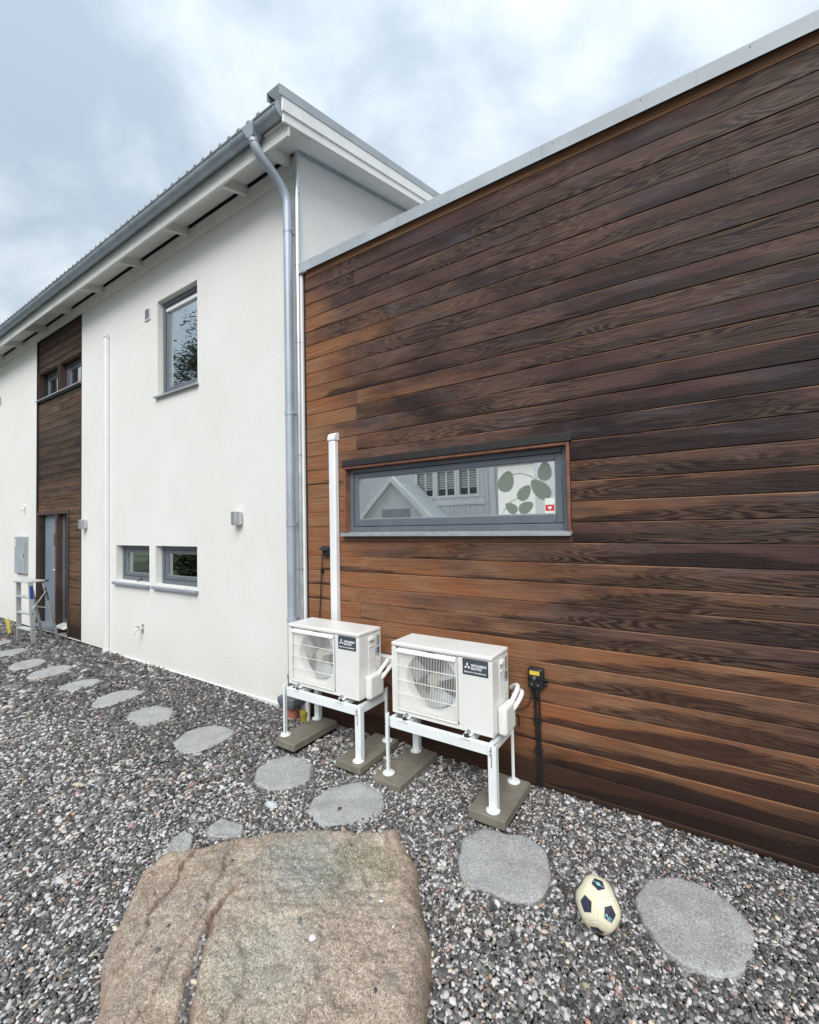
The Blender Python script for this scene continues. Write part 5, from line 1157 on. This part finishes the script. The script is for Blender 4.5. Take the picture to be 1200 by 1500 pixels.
ok = inpoly(sx, sy, RP) & (dpoly(sx, sy, RP) > .03) & (r.random(240) < .22); sx, sy = sx[ok], sy[ok]
add_pebbles(sx, sy, hz(sx, sy)+.003, .0065, r)
PT = np.concatenate(pts); SC = np.concatenate(scl); RO = np.concatenate(rot); CO = np.concatenate(colr); PK = np.concatenate(pick)
me = bpy.data.meshes.new('gravel'); me.vertices.add(len(PT)); me.vertices.foreach_set('co', PT.astype(np.float32).ravel()); me.update()
for nm, ty, arr in (('scl', 'FLOAT_VECTOR', SC), ('rot', 'FLOAT_VECTOR', RO)): a = me.attributes.new(nm, ty, 'POINT'); a.data.foreach_set('vector', arr.astype(np.float32).ravel())
a = me.attributes.new('pcol', 'FLOAT_COLOR', 'POINT'); a.data.foreach_set('color', CO.astype(np.float32).ravel())
a = me.attributes.new('pick', 'INT', 'POINT'); a.data.foreach_set('value', PK.astype(np.int32))
me.materials.append(MAT['gravel'])
go = bpy.data.objects.new('gravel', me); COL.objects.link(go); go['kind'] = 'stuff'; go['label'] = 'loose mixed grey, black and pale gravel covering the ground'
ng = bpy.data.node_groups.new('pebbles', 'GeometryNodeTree')
ng.interface.new_socket('Geometry', in_out='INPUT', socket_type='NodeSocketGeometry'); ng.interface.new_socket('Geometry', in_out='OUTPUT', socket_type='NodeSocketGeometry')
G = NT(ng); gi = G.n.new('NodeGroupInput'); gout = G.n.new('NodeGroupOutput'); g2i = G.n.new('GeometryNodeGeometryToInstance')
for k in range(6):
    ico = G.n.new('GeometryNodeMeshIcoSphere'); ico.inputs['Radius'].default_value = 1; ico.inputs['Subdivisions'].default_value = 2
    p_ = G.n.new('GeometryNodeInputPosition'); va = G.n.new('ShaderNodeVectorMath'); va.operation = 'ADD'; G.l.new(p_.outputs[0], va.inputs[0]); va.inputs[1].default_value = (k*7.1, k*3.3, k*1.7)
    nz = G.n.new('ShaderNodeTexNoise'); nz.inputs['Scale'].default_value = 1.05; nz.inputs['Detail'].default_value = 2; G.l.new(va.outputs[0], nz.inputs['Vector'])
    sb = G.n.new('ShaderNodeVectorMath'); sb.operation = 'SUBTRACT'; G.l.new(nz.outputs['Color'], sb.inputs[0]); sb.inputs[1].default_value = (.5, .5, .5)
    sc_ = G.n.new('ShaderNodeVectorMath'); sc_.operation = 'SCALE'; G.l.new(sb.outputs[0], sc_.inputs[0]); sc_.inputs['Scale'].default_value = 1.25
    sp = G.n.new('GeometryNodeSetPosition'); G.l.new(ico.outputs['Mesh'], sp.inputs['Geometry']); G.l.new(sc_.outputs[0], sp.inputs['Offset'])
    sm = G.n.new('GeometryNodeSetShadeSmooth'); G.l.new(sp.outputs[0], sm.inputs['Geometry'])
    smt = G.n.new('GeometryNodeSetMaterial'); smt.inputs['Material'].default_value = MAT['gravel']; G.l.new(sm.outputs[0], smt.inputs['Geometry'])
    G.l.new(smt.outputs[0], g2i.inputs[0])
def attr(nm, ty):
    nd = G.n.new('GeometryNodeInputNamedAttribute'); nd.data_type = ty; nd.inputs['Name'].default_value = nm; return nd.outputs['Attribute']
iop = G.n.new('GeometryNodeInstanceOnPoints'); G.l.new(gi.outputs[0], iop.inputs['Points']); G.l.new(g2i.outputs[0], iop.inputs['Instance'])
iop.inputs['Pick Instance'].default_value = True; G.l.new(attr('pick', 'INT'), iop.inputs['Instance Index'])
e2r = G.n.new('FunctionNodeEulerToRotation'); G.l.new(attr('rot', 'FLOAT_VECTOR'), e2r.inputs[0]); G.l.new(e2r.outputs[0], iop.inputs['Rotation']); G.l.new(attr('scl', 'FLOAT_VECTOR'), iop.inputs['Scale'])
G.l.new(iop.outputs[0], gout.inputs[0])
md = go.modifiers.new('pebbles', 'NODES'); md.node_group = ng
print('pebbles', len(PT))

# ------------------------------------------------------------------ what the windows mirror: the neighbour's house and trees behind the photographer
nh = thing('neighbour_house', 'white boarded neighbouring house with a porch gable, mirrored in the wide window', 'house', (-9, -11, 0))
NY = -11.0
NOP = [(-9.02, -8.31, 2.92, 3.86), (-8.12, -7.41, 2.92, 3.86), (-7.22, -6.51, 2.92, 3.86)]
mb = MB(); wall_grid(mb, -15.0, -4.6, -.05, 5.4, NOP, 0., .15); mb.v = [(x, NY-y, z) for x, y, z in mb.v]; mb.f = [f_[::-1] for f_ in mb.f]; mb.box(-15.0, -4.6, NY-7., NY-.3, -.05, 5.35)
part(nh, 'wall', mb, 'nb')
mb = MB(); [mb.box(x, x+.03, NY+.001, NY+.022, .3, 5.3) for x in np.arange(-14.9, -4.7, .16) if not any(a-.12 < x < b+.12 and True for a, b, *_ in NOP)]; [mb.box(x, x+.03, NY+.001, NY+.022, .3, 2.75) for x in np.arange(-9.1, -6.4, .16)]
part(nh, 'wall_batten', mb, 'nb', kind='stuff')
for a, b, c, e in NOP:
    mb = MB(); bar_frame(mb, a-.09, b+.09, c-.10, e+.10, NY, NY+.04, .09, .09, .10, .10); mb.box((a+b)/2-.03, (a+b)/2+.03, NY-.08, NY-.02, c, e); f_ = part(nh, 'window', mb, 'nbtrim')
    mb = MB(); mb.box(a, b, NY-.10, NY-.09, c, e); part(f_, 'pane', mb, 'dark_in')
    mb = MB(); [mb.box(a+.03, b-.03, NY-.085, NY-.082, z, z+.06) for z in np.arange(c+.25, e-.02, .09)]; part(f_, 'blind', mb, 'curtain')
mb = MB(); mb.box(-10.9, -6.2, NY+.001, NY+.05, 2.55, 2.70); mb.box(-5.98, -5.80, NY+.001, NY+.09, 0, 5.4); part(nh, 'trim', mb, 'nbtrim')
mb = MB(); mb.prism([(NY+.6, 5.3), (NY-3.5, 7.3), (NY-7.6, 5.3), (NY-7.6, 5.45), (NY-3.5, 7.5), (NY+.6, 5.45)], -15.4, -4.2, 'x'); part(nh, 'roof', mb, 'greyroof')
PX = -8.95; mb = MB(); mb.prism([(PX-1.3, 2.1), (PX+1.3, 2.1), (PX, 3.40)], NY+.05, NY+1.6, 'y'); mb.box(PX-1.15, PX+1.15, NY+.05, NY+1.55, -.05, 2.1); po = part(nh, 'porch', mb, 'nb')
mb = MB()
for s_ in (-1, 1): mb.hexa([(PX, NY+1.62, 3.40), (PX, NY+1.85, 3.40), (PX+s_*1.55, NY+1.85, 1.86), (PX+s_*1.55, NY+1.62, 1.86)], [(PX, NY+1.62, 3.60), (PX, NY+1.85, 3.60), (PX+s_*1.65, NY+1.85, 2.02), (PX+s_*1.65, NY+1.62, 2.02)])
part(po, 'barge_board', mb, 'nbtrim')
mb = MB(); mb.box(PX-.55, PX+.60, NY+1.601, NY+1.64, .1, 2.42); part(po, 'porch_window', mb, 'zinc_light')
LEAFV = [(-.5, -.22, 0), (.5, -.12, .05), (.45, .2, 0), (-.4, .25, -.06)]
def tree(X, Y, H, kind, label, seed, n=2600, cr0=.25):
    t = thing('pine_tree' if kind == 'pine' else 'leafy_bush', label, 'tree' if kind == 'pine' else 'bush', (X, Y, 0), 'trees mirrored in the upstairs window' if kind == 'pine' else 'bushes mirrored in the low windows')
    r = random.Random(seed)
    if kind == 'pine':
        mb = MB(); mb.tube([(X, Y, -.1), (X+.08, Y, H*.35), (X-.1, Y+.05, H*.7), (X, Y, H*.97)], [.22, .17, .11, .03], 10)
        for k in range(26):
            z = H*(.30+.62*k/26); a = r.uniform(0, 6.28); L = (1.-(k/26)**1.6)*H*.20+.4; mb.tube([(X, Y, z), (X+math.cos(a)*L*.5, Y+math.sin(a)*L*.5, z+.25), (X+math.cos(a)*L, Y+math.sin(a)*L, z+.15)], [.05, .035, .012], 6)
        part(t, 'trunk', mb, 'bark', True)
    else:
        mb = MB(); [mb.tube([(X, Y, -.1), (X+r.uniform(-.5, .5), Y+r.uniform(-.5, .5), H*.7)], [.05, .015], 6) for _ in range(6)]; part(t, 'stem', mb, 'bark', True)
    cl = []
    for k in range(46 if kind == 'pine' else 22):
        f_ = r.random(); z = H*(cr0+(1-cr0)*f_); R_ = (H*.19*(1-f_**1.8)+.3) if kind == 'pine' else H*.55*math.sqrt(max(.05, 1-(2*f_-1)**2)); a = r.uniform(0, 6.28); q_ = R_*math.sqrt(r.random())
        cl.append((X+q_*math.cos(a), Y+q_*math.sin(a), z, r.uniform(.35, .75)*(H/11 if kind == 'pine' else H/4.)+.12))
    mb = MB(); vs = []; fs = []
    for k in range(n):
        c = r.choice(cl); u = Vector((r.gauss(0, 1), r.gauss(0, 1), r.gauss(0, .6))); u *= c[3]*.62
        m_ = Matrix.Rotation(r.uniform(0, 6.28), 3, 'Z') @ Matrix.Rotation(r.gauss(0, .6), 3, 'X'); s_ = r.uniform(.09, .20)
        b_ = len(vs); vs += [Vector(c[:3])+u+m_ @ (Vector(v)*s_) for v in LEAFV]; fs.append((b_, b_+1, b_+2, b_+3))
    mb.add(vs, fs); part(t, 'crown', mb, 'pine' if kind == 'pine' else 'leaf')
for k, (X, Y, H, lab) in enumerate(((-21.6, -10.5, 13.4, 'tall dark pine behind the photographer, mirrored at the right of the upstairs window'), (-24.3, -11.5, 12.6, 'pine with a broad crown mirrored in the middle of the upstairs window'), (-27.0, -10.0, 11.4, 'lower pine mirrored at the left edge of the upstairs window'))):
    tree(X, Y, H, 'pine', lab, 100+k, 8500)
for k, (X, Y, H) in enumerate(((-17.5, -6.8, .9), (-21.0, -8.0, 1.3), (-26.0, -11.5, 1.6), (-33.0, -14.5, 2.2))):
    tree(X, Y, H, 'bush', ['round low bush mirrored at the right of the low windows', 'leafy bush mirrored in the middle of the low windows', 'taller leafy bush mirrored between the bushes and pines', 'farthest tall bush mirrored at the left of the low windows'][k], 200+k, 4500, .05)
bpy.context.view_layer.update()
